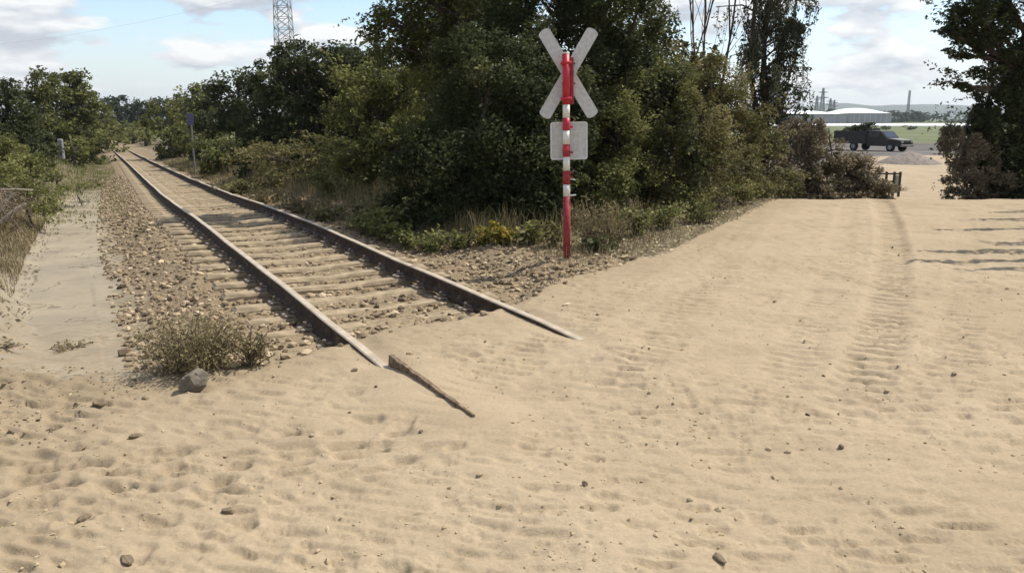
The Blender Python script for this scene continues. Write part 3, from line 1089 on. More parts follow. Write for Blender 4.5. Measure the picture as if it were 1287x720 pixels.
def tree(name, u, Yd, ells, mat, label, cat, leaf=None, cover=5.0, group=None, trunk_r=.10, seed=1, twigs=True, lean=0.0, up=.5, width=.55, part='crown', bark='bark', zb=None, skirt=False):
    """ells: (photo u, photo v, extra depth, rx, ry, rz) of each mass of the crown, metres for the radii"""
    rng = np.random.default_rng(seed)
    b0 = at(u, 200, Yd)
    base = Vector((b0.x, Yd, gz(b0.x, Yd) - .04 if zb is None else zb))
    root = empty(name, base, label, cat, group)
    leaf = leaf or max(.065, .0050 * Yd)
    E = []
    for (eu, ev, dy, rx, ry, rz) in ells:
        p = at(eu, ev, Yd + dy) - base
        E.append(((p.x, p.y, p.z), (rx, ry, rz)))
    if skirt:
        x0, x1 = min(e[0][0] - e[1][0] for e in E), max(e[0][0] + e[1][0] for e in E)
        low = min(e[0][2] - e[1][2] * .8 for e in E)
        k = max(2, int((x1 - x0) / max(.9, .02 * Yd)))
        for i in range(k):
            hh = max(.3, low * rng.uniform(.55, .75) + .15)
            x = x0 + (x1 - x0) * (i + .5) / k
            gzz = gz(base.x + x, base.y) - base.z
            E.append(((x, rng.uniform(-.2, .2), gzz + hh * .85), ((x1 - x0) / k * .75, .7 * (x1 - x0) / k, hh)))
    if group == G_R:
        for i, (c, r) in enumerate(E):
            wx, wy = base.x + c[0], base.y + c[1]
            sv = wx * TV[0] + wy * TV[1]
            dd = wx * NV[0] + wy * NV[1] - float(track_n(sv))
            need = 1.55 + max(r[0], r[1]) * .95 - dd
            if need > 0 and c[2] < 2.6:
                E[i] = ((c[0] + need * NV[0], c[1] + need * NV[1], c[2]), r)
    o, C = foliage(part, E, leaf, mat, root, rng, cover, up, width, shoots=(9 * len(E) if (Yd < 20 and twigs and bark != 'twig') else 0))
    TRIS[0] += 2 * len(o.data.polygons)
    tb = Tubes(7)
    top = max(e[0][2] + e[1][2] * .4 for e in E)
    axis = []
    mx = sum(e[0][0] for e in E) / len(E)
    my = sum(e[0][1] for e in E) / len(E)
    for i in range(6):
        t = i / 5
        axis.append(Vector((mx * t * .7 + .08 * math.sin(i * 2 + seed) * (t > 0), my * t * .7 + .06 * math.cos(i * 3 + seed), top * t)))
    tb.add(axis, [trunk_r * (1 - .8 * i / 5) for i in range(6)])
    if twigs:
        for (c, r) in E:
            c = Vector(c)
            a = axis[1].lerp(axis[4], min(1, max(0, (c.z / max(top, .1)) * .75)))
            tb.add([a, a.lerp(c, .5) + Vector((0, 0, .1)), c], [trunk_r * .42, trunk_r * .28, trunk_r * .12])
            cs = [Vector(q) for q in C if (Vector(q) - c).length < max(r) * 1.3]
            for q_ in cs[:9]:
                tb.add([a.lerp(c, .7), c.lerp(q_, .5) + Vector((0, 0, .05)), q_], [trunk_r * .2, trunk_r * .13, trunk_r * .05])
    tb.build('trunk', M[bark], root)
    if bark == 'twig':
        tw = Tubes(3)
        for (c, r) in E:
            for _ in range(34):
                dv = rng.normal(size=3)
                dv[2] = abs(dv[2]) * .9
                dv /= np.linalg.norm(dv)
                p0 = np.array(c) + dv * np.array(r) * .35
                p1 = np.array(c) + dv * np.array(r) * rng.uniform(.9, 1.35)
                pm = (p0 + p1) / 2 + rng.normal(0, .05, 3)
                tw.add([p0, pm, p1], [.014, .010, .004])
        tag(tw.build('twigs', M['twig'], root), kind='stuff')
    return root


G_R = 'trees and shrubs right of the track'
# -- tall wood between the track and the sand road
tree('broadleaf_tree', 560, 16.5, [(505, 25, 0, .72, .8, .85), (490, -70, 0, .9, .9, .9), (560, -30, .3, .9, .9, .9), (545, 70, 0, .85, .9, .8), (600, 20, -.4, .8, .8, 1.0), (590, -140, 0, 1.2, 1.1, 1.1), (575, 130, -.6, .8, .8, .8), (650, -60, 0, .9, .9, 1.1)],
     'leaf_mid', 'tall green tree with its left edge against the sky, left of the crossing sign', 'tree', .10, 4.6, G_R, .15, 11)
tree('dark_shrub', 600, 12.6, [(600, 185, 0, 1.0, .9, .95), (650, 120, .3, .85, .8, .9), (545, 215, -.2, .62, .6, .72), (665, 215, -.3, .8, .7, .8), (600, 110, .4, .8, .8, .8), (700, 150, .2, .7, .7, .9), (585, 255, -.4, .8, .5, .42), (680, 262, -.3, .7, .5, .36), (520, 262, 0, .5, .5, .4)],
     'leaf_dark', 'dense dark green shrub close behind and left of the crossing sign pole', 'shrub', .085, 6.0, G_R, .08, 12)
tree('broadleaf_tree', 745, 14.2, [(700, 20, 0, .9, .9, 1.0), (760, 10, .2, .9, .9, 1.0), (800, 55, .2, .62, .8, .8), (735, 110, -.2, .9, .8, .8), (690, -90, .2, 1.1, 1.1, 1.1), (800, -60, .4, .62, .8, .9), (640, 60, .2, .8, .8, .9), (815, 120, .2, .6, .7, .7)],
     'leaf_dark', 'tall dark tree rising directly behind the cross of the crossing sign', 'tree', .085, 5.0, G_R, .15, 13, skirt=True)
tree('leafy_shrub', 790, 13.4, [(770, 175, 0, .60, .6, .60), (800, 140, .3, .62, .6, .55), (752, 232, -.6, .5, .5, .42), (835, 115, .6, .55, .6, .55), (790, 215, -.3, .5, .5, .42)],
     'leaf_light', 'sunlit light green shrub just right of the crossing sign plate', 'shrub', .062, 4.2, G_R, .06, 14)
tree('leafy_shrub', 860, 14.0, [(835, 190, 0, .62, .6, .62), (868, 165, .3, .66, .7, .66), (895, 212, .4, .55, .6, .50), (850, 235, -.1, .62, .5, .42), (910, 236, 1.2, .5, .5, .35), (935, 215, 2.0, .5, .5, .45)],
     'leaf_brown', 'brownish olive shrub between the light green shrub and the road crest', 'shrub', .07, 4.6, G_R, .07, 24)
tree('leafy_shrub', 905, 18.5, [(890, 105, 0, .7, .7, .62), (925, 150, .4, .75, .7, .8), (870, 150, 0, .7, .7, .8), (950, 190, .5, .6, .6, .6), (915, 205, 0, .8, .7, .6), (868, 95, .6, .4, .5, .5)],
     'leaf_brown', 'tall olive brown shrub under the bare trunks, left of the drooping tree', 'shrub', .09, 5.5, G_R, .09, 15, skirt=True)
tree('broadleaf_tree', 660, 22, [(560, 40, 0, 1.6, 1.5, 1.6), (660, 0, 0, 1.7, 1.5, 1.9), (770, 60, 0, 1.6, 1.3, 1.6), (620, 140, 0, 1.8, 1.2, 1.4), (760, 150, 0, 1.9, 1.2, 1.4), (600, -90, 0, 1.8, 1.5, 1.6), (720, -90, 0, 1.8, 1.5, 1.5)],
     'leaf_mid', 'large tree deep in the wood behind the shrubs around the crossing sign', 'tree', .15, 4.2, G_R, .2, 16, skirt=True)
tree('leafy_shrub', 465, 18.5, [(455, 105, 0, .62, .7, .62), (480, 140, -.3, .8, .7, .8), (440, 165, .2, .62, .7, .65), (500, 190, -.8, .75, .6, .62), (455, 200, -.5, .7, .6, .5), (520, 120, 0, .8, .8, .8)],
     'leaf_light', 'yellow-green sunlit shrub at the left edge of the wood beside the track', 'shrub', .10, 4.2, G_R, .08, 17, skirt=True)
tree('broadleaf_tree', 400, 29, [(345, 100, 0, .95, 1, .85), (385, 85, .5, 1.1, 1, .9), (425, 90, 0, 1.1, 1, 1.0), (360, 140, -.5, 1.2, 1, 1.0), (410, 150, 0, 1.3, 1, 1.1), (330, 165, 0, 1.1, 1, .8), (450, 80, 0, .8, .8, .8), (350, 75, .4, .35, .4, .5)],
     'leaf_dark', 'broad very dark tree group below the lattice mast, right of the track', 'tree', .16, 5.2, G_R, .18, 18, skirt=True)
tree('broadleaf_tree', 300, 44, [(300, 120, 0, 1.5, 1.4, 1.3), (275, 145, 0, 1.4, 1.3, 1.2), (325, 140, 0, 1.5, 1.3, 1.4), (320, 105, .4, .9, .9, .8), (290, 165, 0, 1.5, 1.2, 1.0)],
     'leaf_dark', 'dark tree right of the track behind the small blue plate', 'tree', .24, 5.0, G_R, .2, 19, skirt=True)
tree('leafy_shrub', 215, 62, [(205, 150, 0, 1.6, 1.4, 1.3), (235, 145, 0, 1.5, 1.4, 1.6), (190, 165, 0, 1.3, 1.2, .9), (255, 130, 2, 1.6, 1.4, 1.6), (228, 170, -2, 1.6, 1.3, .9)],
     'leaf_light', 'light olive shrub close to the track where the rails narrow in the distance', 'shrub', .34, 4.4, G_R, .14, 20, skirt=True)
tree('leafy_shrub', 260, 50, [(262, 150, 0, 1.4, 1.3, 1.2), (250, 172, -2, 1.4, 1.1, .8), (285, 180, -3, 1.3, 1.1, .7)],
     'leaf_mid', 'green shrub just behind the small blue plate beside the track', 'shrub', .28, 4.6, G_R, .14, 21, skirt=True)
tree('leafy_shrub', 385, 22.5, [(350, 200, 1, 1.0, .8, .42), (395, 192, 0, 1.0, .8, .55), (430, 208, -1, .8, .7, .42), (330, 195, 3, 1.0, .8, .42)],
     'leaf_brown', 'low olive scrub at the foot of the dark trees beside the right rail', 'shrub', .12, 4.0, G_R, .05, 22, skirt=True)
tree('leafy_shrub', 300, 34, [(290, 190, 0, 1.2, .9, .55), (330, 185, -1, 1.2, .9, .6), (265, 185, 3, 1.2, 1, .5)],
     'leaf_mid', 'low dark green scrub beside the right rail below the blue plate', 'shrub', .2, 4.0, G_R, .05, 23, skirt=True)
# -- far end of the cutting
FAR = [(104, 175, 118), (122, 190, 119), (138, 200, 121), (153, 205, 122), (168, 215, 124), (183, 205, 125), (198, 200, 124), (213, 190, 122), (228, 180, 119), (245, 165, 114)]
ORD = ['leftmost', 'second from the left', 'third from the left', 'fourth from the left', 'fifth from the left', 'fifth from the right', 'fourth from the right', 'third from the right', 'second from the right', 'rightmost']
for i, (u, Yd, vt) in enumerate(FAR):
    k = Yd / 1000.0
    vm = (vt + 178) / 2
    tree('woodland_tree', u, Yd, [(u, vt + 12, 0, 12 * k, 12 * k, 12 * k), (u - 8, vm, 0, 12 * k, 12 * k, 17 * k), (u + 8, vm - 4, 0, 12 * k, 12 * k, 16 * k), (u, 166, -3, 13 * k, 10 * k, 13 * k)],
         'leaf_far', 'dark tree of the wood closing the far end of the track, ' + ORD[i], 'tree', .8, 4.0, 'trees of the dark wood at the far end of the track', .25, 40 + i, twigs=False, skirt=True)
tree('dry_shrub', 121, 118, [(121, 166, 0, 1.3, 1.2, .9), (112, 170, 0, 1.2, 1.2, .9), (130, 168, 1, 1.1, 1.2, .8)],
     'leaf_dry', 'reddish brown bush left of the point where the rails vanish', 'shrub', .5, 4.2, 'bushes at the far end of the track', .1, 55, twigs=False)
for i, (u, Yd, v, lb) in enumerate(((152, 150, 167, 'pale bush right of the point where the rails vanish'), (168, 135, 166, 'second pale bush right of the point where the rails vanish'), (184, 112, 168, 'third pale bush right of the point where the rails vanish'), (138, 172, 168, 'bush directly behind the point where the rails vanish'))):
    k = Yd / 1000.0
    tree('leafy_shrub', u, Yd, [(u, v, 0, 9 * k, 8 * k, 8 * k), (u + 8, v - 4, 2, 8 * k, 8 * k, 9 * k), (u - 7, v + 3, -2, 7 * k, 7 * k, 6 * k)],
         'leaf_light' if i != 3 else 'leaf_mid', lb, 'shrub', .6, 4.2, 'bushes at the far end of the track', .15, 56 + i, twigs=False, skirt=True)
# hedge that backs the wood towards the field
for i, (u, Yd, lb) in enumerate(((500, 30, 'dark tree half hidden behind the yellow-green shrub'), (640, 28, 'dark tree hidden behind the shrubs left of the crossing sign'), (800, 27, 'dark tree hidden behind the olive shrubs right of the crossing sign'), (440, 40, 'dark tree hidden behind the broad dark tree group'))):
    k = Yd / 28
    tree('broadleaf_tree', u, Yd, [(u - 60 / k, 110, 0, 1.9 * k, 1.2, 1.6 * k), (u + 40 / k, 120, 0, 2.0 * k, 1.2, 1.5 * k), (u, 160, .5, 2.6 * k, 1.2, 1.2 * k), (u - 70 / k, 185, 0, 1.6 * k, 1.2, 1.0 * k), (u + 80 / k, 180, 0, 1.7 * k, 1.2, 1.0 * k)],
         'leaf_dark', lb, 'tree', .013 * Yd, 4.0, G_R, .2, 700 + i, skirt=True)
# -- left of the track
G_L = 'trees and shrubs left of the track'
tree('broadleaf_tree', 2, 36, [(-12, 122, 0, 1.2, 1.2, 1.0), (12, 146, 0, 1.2, 1.1, .95), (-20, 160, 0, 1.4, 1.2, 1.2), (30, 168, 0, 1.0, 1, .8), (0, 178, -1, 1.2, 1, .8)],
     'leaf_dark', 'dark tree cut by the left edge of the photo', 'tree', .17, 4.6, G_L, .16, 61, skirt=True)
tree('broadleaf_tree', 52, 52, [(48, 112, 0, 1.3, 1.2, 1.1), (60, 130, 0, 1.5, 1.2, 1.2), (38, 140, 0, 1.4, 1.2, 1.2), (55, 160, -1, 1.7, 1.3, 1.0)],
     'leaf_mid', 'rounded green tree second from the left edge on the skyline', 'tree', .3, 4.8, G_L, .18, 62, skirt=True)
tree('broadleaf_tree', 92, 60, [(80, 108, 0, 1.1, 1.2, 1.0), (98, 110, 0, 1.1, 1.2, 1.1), (90, 130, 0, 1.9, 1.4, 1.3), (108, 140, 0, 1.5, 1.3, 1.3), (85, 155, -1, 1.8, 1.4, 1.1)],
     'leaf_mid', 'tallest twin-topped green tree left of the track on the skyline', 'tree', .34, 4.8, G_L, .2, 63, skirt=True)
tree('leafy_shrub', 125, 85, [(122, 150, 0, 1.9, 1.6, 1.5), (138, 160, 3, 1.6, 1.4, 1.1), (110, 165, -3, 2.0, 1.5, 1.0)],
     'leaf_light', 'pale green shrub left of the track shortly before the rails vanish', 'shrub', .45, 4.5, G_L, .14, 64, skirt=True)
tree('leafy_shrub', 95, 48, [(98, 188, 0, .7, .8, .5), (106, 180, 3, .8, .8, .5), (62, 180, 2, .9, .9, .7)],
     'leaf_light', 'sunlit yellow-green shrub beside the small grey post left of the track', 'shrub', .25, 4.5, G_L, .1, 65)
tree('leafy_shrub', 30, 21.5, [(5, 196, 0, .62, .7, .52), (30, 210, -.6, .42, .5, .36), (-18, 190, 0, .8, .7, .62), (2, 222, -1.5, .6, .6, .36)],
     'leaf_light', 'bright green leafy shrub on the bank at the left edge of the photo', 'shrub', .10, 4.4, G_L, .06, 66)
tree('leafy_shrub', 72, 26, [(52, 216, 0, .5, .5, .34), (40, 205, 1, .5, .6, .46), (66, 224, -1, .34, .4, .2)],
     'leaf_mid', 'darker green shrub right of the bright shrub on the left bank', 'shrub', .13, 4.4, G_L, .06, 67)
tree('broadleaf_tree', 60, 38, [(36, 182, 0, 1.0, 1, .7), (56, 186, 0, .62, .9, .5), (18, 180, -3, 1.0, 1, .7)],
     'leaf_dark', 'dark low tree behind the shrubs on the left bank', 'tree', .2, 4.8, G_L, .12, 68)
tree('leafy_shrub', 95, 22, [(98, 236, 0, .30, .45, .10), (70, 240, -2, .36, .4, .14), (115, 232, 2, .3, .4, .10)],
     'leaf_light', 'low green weeds spreading over the far end of the concrete path', 'weeds', .08, 3.4, G_L, .03, 69)
tree('leafy_shrub', 30, 15.2, [(40, 250, 0, .42, .4, .26), (15, 240, 0, .4, .4, .3), (60, 258, -.3, .3, .3, .18), (0, 225, .8, .5, .5, .34)],
     'leaf_light', 'green and yellow weeds beside the dead branches on the left bank', 'weeds', .07, 3.4, G_L, .03, 70)
# -- right hand side
G_S = 'trees and shrubs right of the sand road'
tree('broadleaf_tree', 1285, 19.5, [(1222, 15, 0, .62, .7, .7), (1250, 65, 0, .72, .8, .62), (1215, 62, -.2, .40, .5, .24), (1290, 20, .3, 1.1, 1, 1.1), (1300, 110, 0, .95, .9, .85), (1255, 125, .2, .55, .6, .55), (1232, 165, 0, .40, .5, .45), (1228, 205, 0, .42, .5, .45), (1232, -55, 0, .9, .9, .8), (1330, -60, 0, 1.4, 1.2, 1.2), (1260, 180, 0, .52, .6, .7), (1310, 190, 0, .9, .8, .9), (1205, 108, -.3, .16, .2, .08), (1216, 112, -.3, .14, .2, .07), (1360, 100, .5, 1.2, 1.1, 1.2), (1285, 232, -.3, .9, .6, .35), (1265, 238, -.3, .5, .5, .3), (1242, 158, -.1, .42, .5, .5), (1245, 205, -.1, .45, .5, .5), (1330, 235, 0, .9, .6, .4), (1275, 205, 0, .6, .6, .5), (1190, 42, -.2, .3, .3, .13)],
     'leaf_dark', 'tall dark tree at the right edge of the photo beyond the road crest', 'tree', .11, 7.4, G_S, .16, 81)
tree('dry_shrub', 1215, 19.0, [(1205, 190, 0, .42, .5, .55), (1232, 205, 0, .45, .5, .6), (1212, 228, -.4, .42, .4, .34), (1250, 232, -.2, .5, .5, .30), (1195, 170, .3, .24, .3, .24), (1205, 246, -.2, .30, .4, .22), (1235, 246, -.2, .4, .4, .25)],
     'leaf_dry', 'reddish brown dry shrub under the left side of the dark right-hand tree', 'shrub', .085, 4.6, G_S, .04, 82, bark='twig')
tree('dry_shrub', 1045, 21.0, [(1005, 205, 0, .62, .6, .8), (1030, 192, .4, .58, .6, .55), (1060, 220, 0, .7, .6, .62), (1092, 232, -.2, .42, .5, .42), (1010, 240, -.3, .6, .5, .5), (985, 225, -.6, .42, .5, .5), (1085, 215, .2, .42, .5, .40), (1105, 238, -.3, .3, .4, .26), (1020, 170, .5, .45, .5, .38), (1000, 170, .6, .5, .5, .45)],
     'leaf_dry', 'large reddish brown dry bush left of the road where it drops away', 'shrub', .09, 6.5, 'dry bushes left of the road beyond the crest', .06, 83, bark='twig', skirt=True)
# trees just outside the right edge; their shadows streak the road
for (x, y, hts, sd, lb) in ((9.8, 10.2, ((7.9, 10.25, 4.2, .95, .10, .14), (8.9, 10.9, 4.2, 1.1, .16, .2), (9.5, 11.6, 4.2, .7, .22, .2), (10.1, 12.9, 4.2, 1.1, .20, .2), (8.2, 9.75, 4.2, .75, .09, .12), (10.3, 11.9, 4.6, .8, .3, .3), (9.4, 9.4, 4.4, .9, .14, .14), (11.6, 10.6, 5.8, 1.2, .8, .5)), 91,
                             'green roadside tree just beyond the right edge of the photo, streaking the sand with shadow'),
                            (13.0, 13.6, ((12.0, 13.4, 4.8, 1.2, .5, .4), (13.6, 12.6, 5.4, 1.3, .9, .8), (11.0, 14.0, 4.2, 1.1, .16, .16), (11.4, 12.6, 4.4, 1.0, .16, .16), (12.6, 15.2, 4.6, 1.2, .3, .3)), 92,
                             'second roadside tree farther back beyond the right edge of the photo')):
    rng = np.random.default_rng(sd)
    root = empty('broadleaf_tree', (x, y, gz(x, y) - .04), lb, 'tree', G_S)
    b0 = root.location
    E = [((a - x, b - y, h - b0.z), (r1, r2, r3)) for a, b, h, r1, r2, r3 in hts]
    o, C = foliage('crown', E, .10, 'leaf_mid', root, rng, 4.0)
    tb = Tubes(7)
    tb.add([(0, 0, 0), (.1, 0, 2), (0, .1, 5)], [.16, .12, .05])
    for c, r in E:
        tb.add([(.05, 0, c[2] * .55), Vector(c) * .6 + Vector((0, 0, c[2] * .28)), c], [.06, .045, .02])
    tb.build('trunk', M['bark'], root)


# drooping tree beside the road
def weeping_tree(u, Yd, label, seed):
    rng = np.random.default_rng(seed)
    rnd = random.Random(seed)
    b0 = at(u, 200, Yd)
    base = Vector((b0.x, Yd, gz(b0.x, Yd) - .05))
    root = empty('weeping_tree', base, label, 'tree')
    H = 8.2
    tb, sb = Tubes(7), Tubes(4)
    axis = [Vector((.10 * math.sin(i * 1.3), .05 * i, H * i / 7)) for i in range(8)]
    tb.add(axis, [.15 * (1 - .11 * i) for i in range(8)])
    tb.add([axis[1], axis[3] + Vector((-.35, .1, 0)), axis[6] + Vector((-.42, .2, 0))], [.09, .07, .03])
    P, T = [], []

    def strand(p, L, dens=42):
        pts = [p]
        sway = Vector((rnd.uniform(-.10, .10), rnd.uniform(-.10, .10), 0))
        for k in range(1, 5):
            t = k / 4
            pts.append(p + sway * t * 2 + Vector((0, 0, -L * t)) + Vector((rnd.uniform(-.03, .03), rnd.uniform(-.03, .03), 0)))
        sb.add(pts, [.009, .008, .006, .005, .003])
        n = int(L * dens)
        tt = rng.random(n)
        tint = rng.normal(.45, .1)
        for q_ in tt:
            j = min(3, int(q_ * 4))
            pp = pts[j].lerp(pts[j + 1], q_ * 4 - j)
            P.append((pp.x + rng.normal(0, .055), pp.y + rng.normal(0, .055), pp.z))
            T.append(tint + rng.normal(0, .16))

    for i in range(72):
        z = 1.2 + 6.8 * (i / 72) ** .95
        a = rnd.uniform(0, 2 * math.pi)
        Lb = rnd.uniform(.4, 1.45) * (1.0 if z < 6 else .8)
        p0 = Vector((.1 * math.sin(z), 0, z))
        p2 = p0 + Vector((math.cos(a) * Lb, math.sin(a) * Lb, rnd.uniform(.0, .45)))
        p1 = p0.lerp(p2, .5) + Vector((0, 0, .2))
        tb.add([p0, p1, p2], [.032, .022, .010])
        for k in range(8):
            t = .3 + .7 * k / 7
            c = p0.lerp(p1, t * 2) if t < .5 else p1.lerp(p2, t * 2 - 1)
            if rnd.random() < .93:
                strand(c + Vector((rnd.uniform(-.1, .1), rnd.uniform(-.1, .1), 0)), rnd.uniform(.4, 1.25))
    # the branch that reaches out to the right over the road
    pr = at(1008, 32, Yd) - base
    p0 = Vector((0, 0, pr.z - .05))
    mid = p0.lerp(pr, .55) + Vector((0, 0, .18))
    tb.add([p0, mid, pr], [.04, .03, .012])
    for k in range(22):
        t = .45 + .55 * k / 21
        c = p0.lerp(mid, t * 2) if t < .5 else mid.lerp(pr, t * 2 - 1)
        strand(c + Vector((rnd.uniform(-.06, .06), rnd.uniform(-.15, .15), rnd.uniform(-.03, .08))), rnd.uniform(.25, .7), 90)
    # upright bare shoots
    for k in range(9):
        x0 = rnd.uniform(-1.0, 1.2)
        z0 = rnd.uniform(3.6, 4.8)
        tb.add([(x0 * .5, 0, z0), (x0 * .8, 0, z0 + .7), (x0, .1, z0 + 1.6)], [.012, .009, .004])
    P, T = np.array(P), np.clip(np.array(T), 0, 1)
    v, f = leaf_arrays(P, .115, rng, .1, .42, 1.3)
    link('crown', np_mesh('crown', v, f, fattrs={'tint': T}), M['leaf_birch'], root)
    tb.build('trunk', M['bark'], root)
    sb.build('hanging_twigs', M['twig'], root)


weeping_tree(958, 23, 'tall tree with drooping grey-green branches left of the road where it drops away', 101)


def bare_tree(u, Yd, H, label, seed, group):
    rnd = random.Random(seed)
    b0 = at(u, 200, Yd)
    base = Vector((b0.x, Yd, gz(b0.x, Yd) - .05))
    root = empty('bare_tree', base, label, 'tree', group)
    tb, bb = Tubes(6), Tubes(4)

    def grow(p, d, L, r, lvl, tgt):
        pts, rs = [p], [r]
        for k in range(4):
            d = (d + Vector((rnd.uniform(-.12, .12), rnd.uniform(-.12, .12), .05))).normalized()
            p = p + d * L / 4
            pts.append(p)
            rs.append(r * (1 - .17 * (k + 1)))
        tgt.add(pts, rs)
        if lvl:
            for k in range(5 if lvl > 1 else 4):
                q_ = pts[1 + k % 4].lerp(pts[min(4, 2 + k % 4)], rnd.random())
                a = rnd.uniform(0, 6.28)
                nd = (d + Vector((math.cos(a), math.sin(a), .2)) * .42).normalized()
                grow(q_, nd, L * rnd.uniform(.4, .6), r * .42, lvl - 1, bb)
    grow(Vector((0, 0, 0)), Vector((rnd.uniform(-.04, .04), 0, 1)), H, .055, 2, tb)
    tb.build('trunk', M['bark'], root)
    bb.build('branches', M['bark'], root)


bare_tree(888, 21, 6.6, 'leafless thin trunk against the sky, left one of the bare trunks beside the drooping tree', 111, 'bare trunks left of the drooping tree')
bare_tree(897, 22, 6.4, 'leafless thin trunk against the sky, right one of the bare trunks beside the drooping tree', 112, 'bare trunks left of the drooping tree')
bare_tree(877, 23, 6.0, 'faint leafless sapling at the left of the bare trunks, next to the tall dark tree', 113, 'bare trunks left of the drooping tree')


# -- small plants along the verge
def small_plant(name, x, y, h, r, leaf, mat, label, cat, group, seed, n=None, stems=9, up=.6, width=.6, spread=1.0, stem_mat='twig', rootk=.08, srad=.008):
    rng = np.random.default_rng(seed)
    rnd = random.Random(seed)
    root = empty(name, (x, y, gz(x, y) - .02), label, cat, group)
    tb = Tubes(4)
    P, T = [], []
    n = n or int(90 * r * h / (leaf * leaf) * .055)
    for k in range(stems):
        a = rnd.uniform(0, 6.28)
        rr_ = r * math.sqrt(rnd.random()) * spread
        tip = Vector((math.cos(a) * rr_, math.sin(a) * rr_, h * rnd.uniform(.40, 1.0) * (1 - .35 * (rr_ / r) ** 2)))
        mid = Vector((tip.x * (.35 + .5 * rootk) + rnd.uniform(-.12, .12) * r, tip.y * (.35 + .5 * rootk) + rnd.uniform(-.12, .12) * r, tip.z * .6))
        tb.add([(tip.x * rootk, tip.y * rootk, 0), mid, tip], [srad, srad * .75, srad * .4])
        tint = rng.normal(.45, .15)
        for _ in range(max(2, n // stems)):
            t = rng.random() ** .7
            p = mid.lerp(tip, (t - .35) / .65) if t > .35 else Vector((tip.x * rootk, tip.y * rootk, 0)).lerp(mid, t / .35)
            sp = .10 * r + .06 * h
            P.append((p.x + rng.normal(0, sp), p.y + rng.normal(0, sp), max(.01, p.z + rng.normal(0, sp * .7))))
            T.append(tint + rng.normal(0, .16))
    v, f = leaf_arrays(np.array(P), leaf, rng, up, width, .1)
    link('leaves', np_mesh('leaves', v, f, fattrs={'tint': np.clip(np.array(T), 0, 1)}), M['leaf_' + mat], root)
    tb.build('stems', M[stem_mat], root)
    return root


G_P = 'low plants along the edge of the wood'
PL = [  # u, Y, height, radius, leaf, mat, label
    (490, 11.9, .62, .34, .10, 'light', 'leafy pale green plant at the foot of the dark wood, left of the yellow plants'),
    (515, 11.2, .34, .30, .07, 'mid', 'small green plant on the gravel edge below the leafy pale green plant'),
    (448, 13.4, .42, .40, .07, 'brown', 'brownish low weeds beside the right rail, left of the leafy pale plant'),
    (408, 14.6, .40, .45, .07, 'brown', 'brown dry weeds close to the right rail farther up the track'),
    (545, 10.8, .36, .30, .07, 'light', 'yellowish green plant in front of the dark shrub left of the yellow plants'),
    (580, 10.6, .30, .26, .065, 'mid', 'green plant between the yellowish plant and the yellow-leaved plants'),
    (605, 10.6, .30, .20, .07, 'yellow', 'yellow-leaved small plant, left of the orange-yellow one'),
    (634, 10.5, .36, .22, .085, 'yellow', 'orange-yellow plant glowing in the sun in front of the dark shrub'),
    (668, 10.4, .38, .24, .08, 'light', 'light green arching plant just left of the crossing sign pole'),
    (696, 10.1, .36, .20, .07, 'brown', 'brown-green weed touching the crossing sign pole'),
    (745, 9.95, .80, .28, .06, 'weed', 'tall dry yellowish weeds just right of the crossing sign pole'),
    (772, 9.9, .75, .26, .06, 'weed', 'second clump of tall dry weeds right of the crossing sign'),
    (752, 9.55, .26, .22, .06, 'dark', 'dark low clump at the gravel edge right of the pole foot'),
    (800, 10.3, .50, .26, .07, 'mid', 'whitish green plant at the bank foot right of the tall dry weeds'),
    (835, 11.0, .50, .36, .06, 'light', 'green grassy clump on the bank in the middle of the sand road edge'),
    (875, 11.7, .46, .36, .06, 'mid', 'green clump on the bank nearer the road crest'),
    (868, 13.0, .55, .40, .085, 'light', 'bright yellow-green plant on the bank near the drooping tree'),
    (925, 14.6, .55, .42, .075, 'light', 'light green plant near the road crest at the end of the bank'),
    (955, 15.8, .40, .40, .07, 'brown', 'brown weeds at the road edge just before the crest'),
    (905, 13.6, .28, .34, .055, 'dry', 'reddish dry weeds on the bank edge of the sand road'),
    (470, 12.6, .50, .40, .08, 'light', 'tall pale weeds in front of the yellow-green shrub'),
    (372, 16.2, .45, .5, .08, 'weed', 'dry yellowish weeds by the right rail before the dark trees'),
    (335, 19.0, .5, .6, .09, 'weed', 'pale weeds by the right rail below the dark tree group'),
    (300, 23.0, .5, .7, .10, 'brown', 'brown weeds by the right rail in front of the low scrub'),
]
for i, (u, Yd, h, r, lf, mt, lb) in enumerate(PL):
    if u > 790:
        Yd += .7
    p = at(u, 260, Yd)
    small_plant('weed_plant' if mt in ('weed', 'brown', 'dry') else 'leafy_plant', p.x, Yd, h, r, lf, mt, lb, 'plant', G_P, 200 + i, n=int(420 * (h * r / .1) ** .7), stems=14, width=.35 if mt == 'weed' else .62, up=.2 if mt == 'weed' else .6)
# the foreground weed bush by the stone
small_plant('weed_bush', -2.08, 4.98, .46, .29, .026, 'weed', 'dry brown-green weed bush standing on the ballast edge in the foreground', 'bush', None, 301, n=4200, stems=100, up=.3, width=.5, spread=1.15, rootk=.45, srad=.005)
small_plant('leafy_plant', -1.74, 5.08, .30, .17, .034, 'weed', 'pale green weed at the right side of the dry foreground bush', 'plant', None, 302, n=420, stems=26, up=.3, width=.4)
for i, (x, y, lb) in enumerate(((-3.45, 6.0, 'tiny weed tuft on the concrete path left of the foreground bush'), (-2.98, 6.1, 'flat weed tuft on the concrete path nearest the ballast'), (-6.3, 13.6, 'green weed tuft in the middle of the concrete path far up'), (-3.72, 5.55, 'small weed at the left edge of the concrete path'))):
    small_plant('weed_tuft', x, y, .09, .13, .028, 'weed', lb, 'weed', 'weed tufts on the concrete path', 310 + i, n=160, stems=16, spread=1.3)


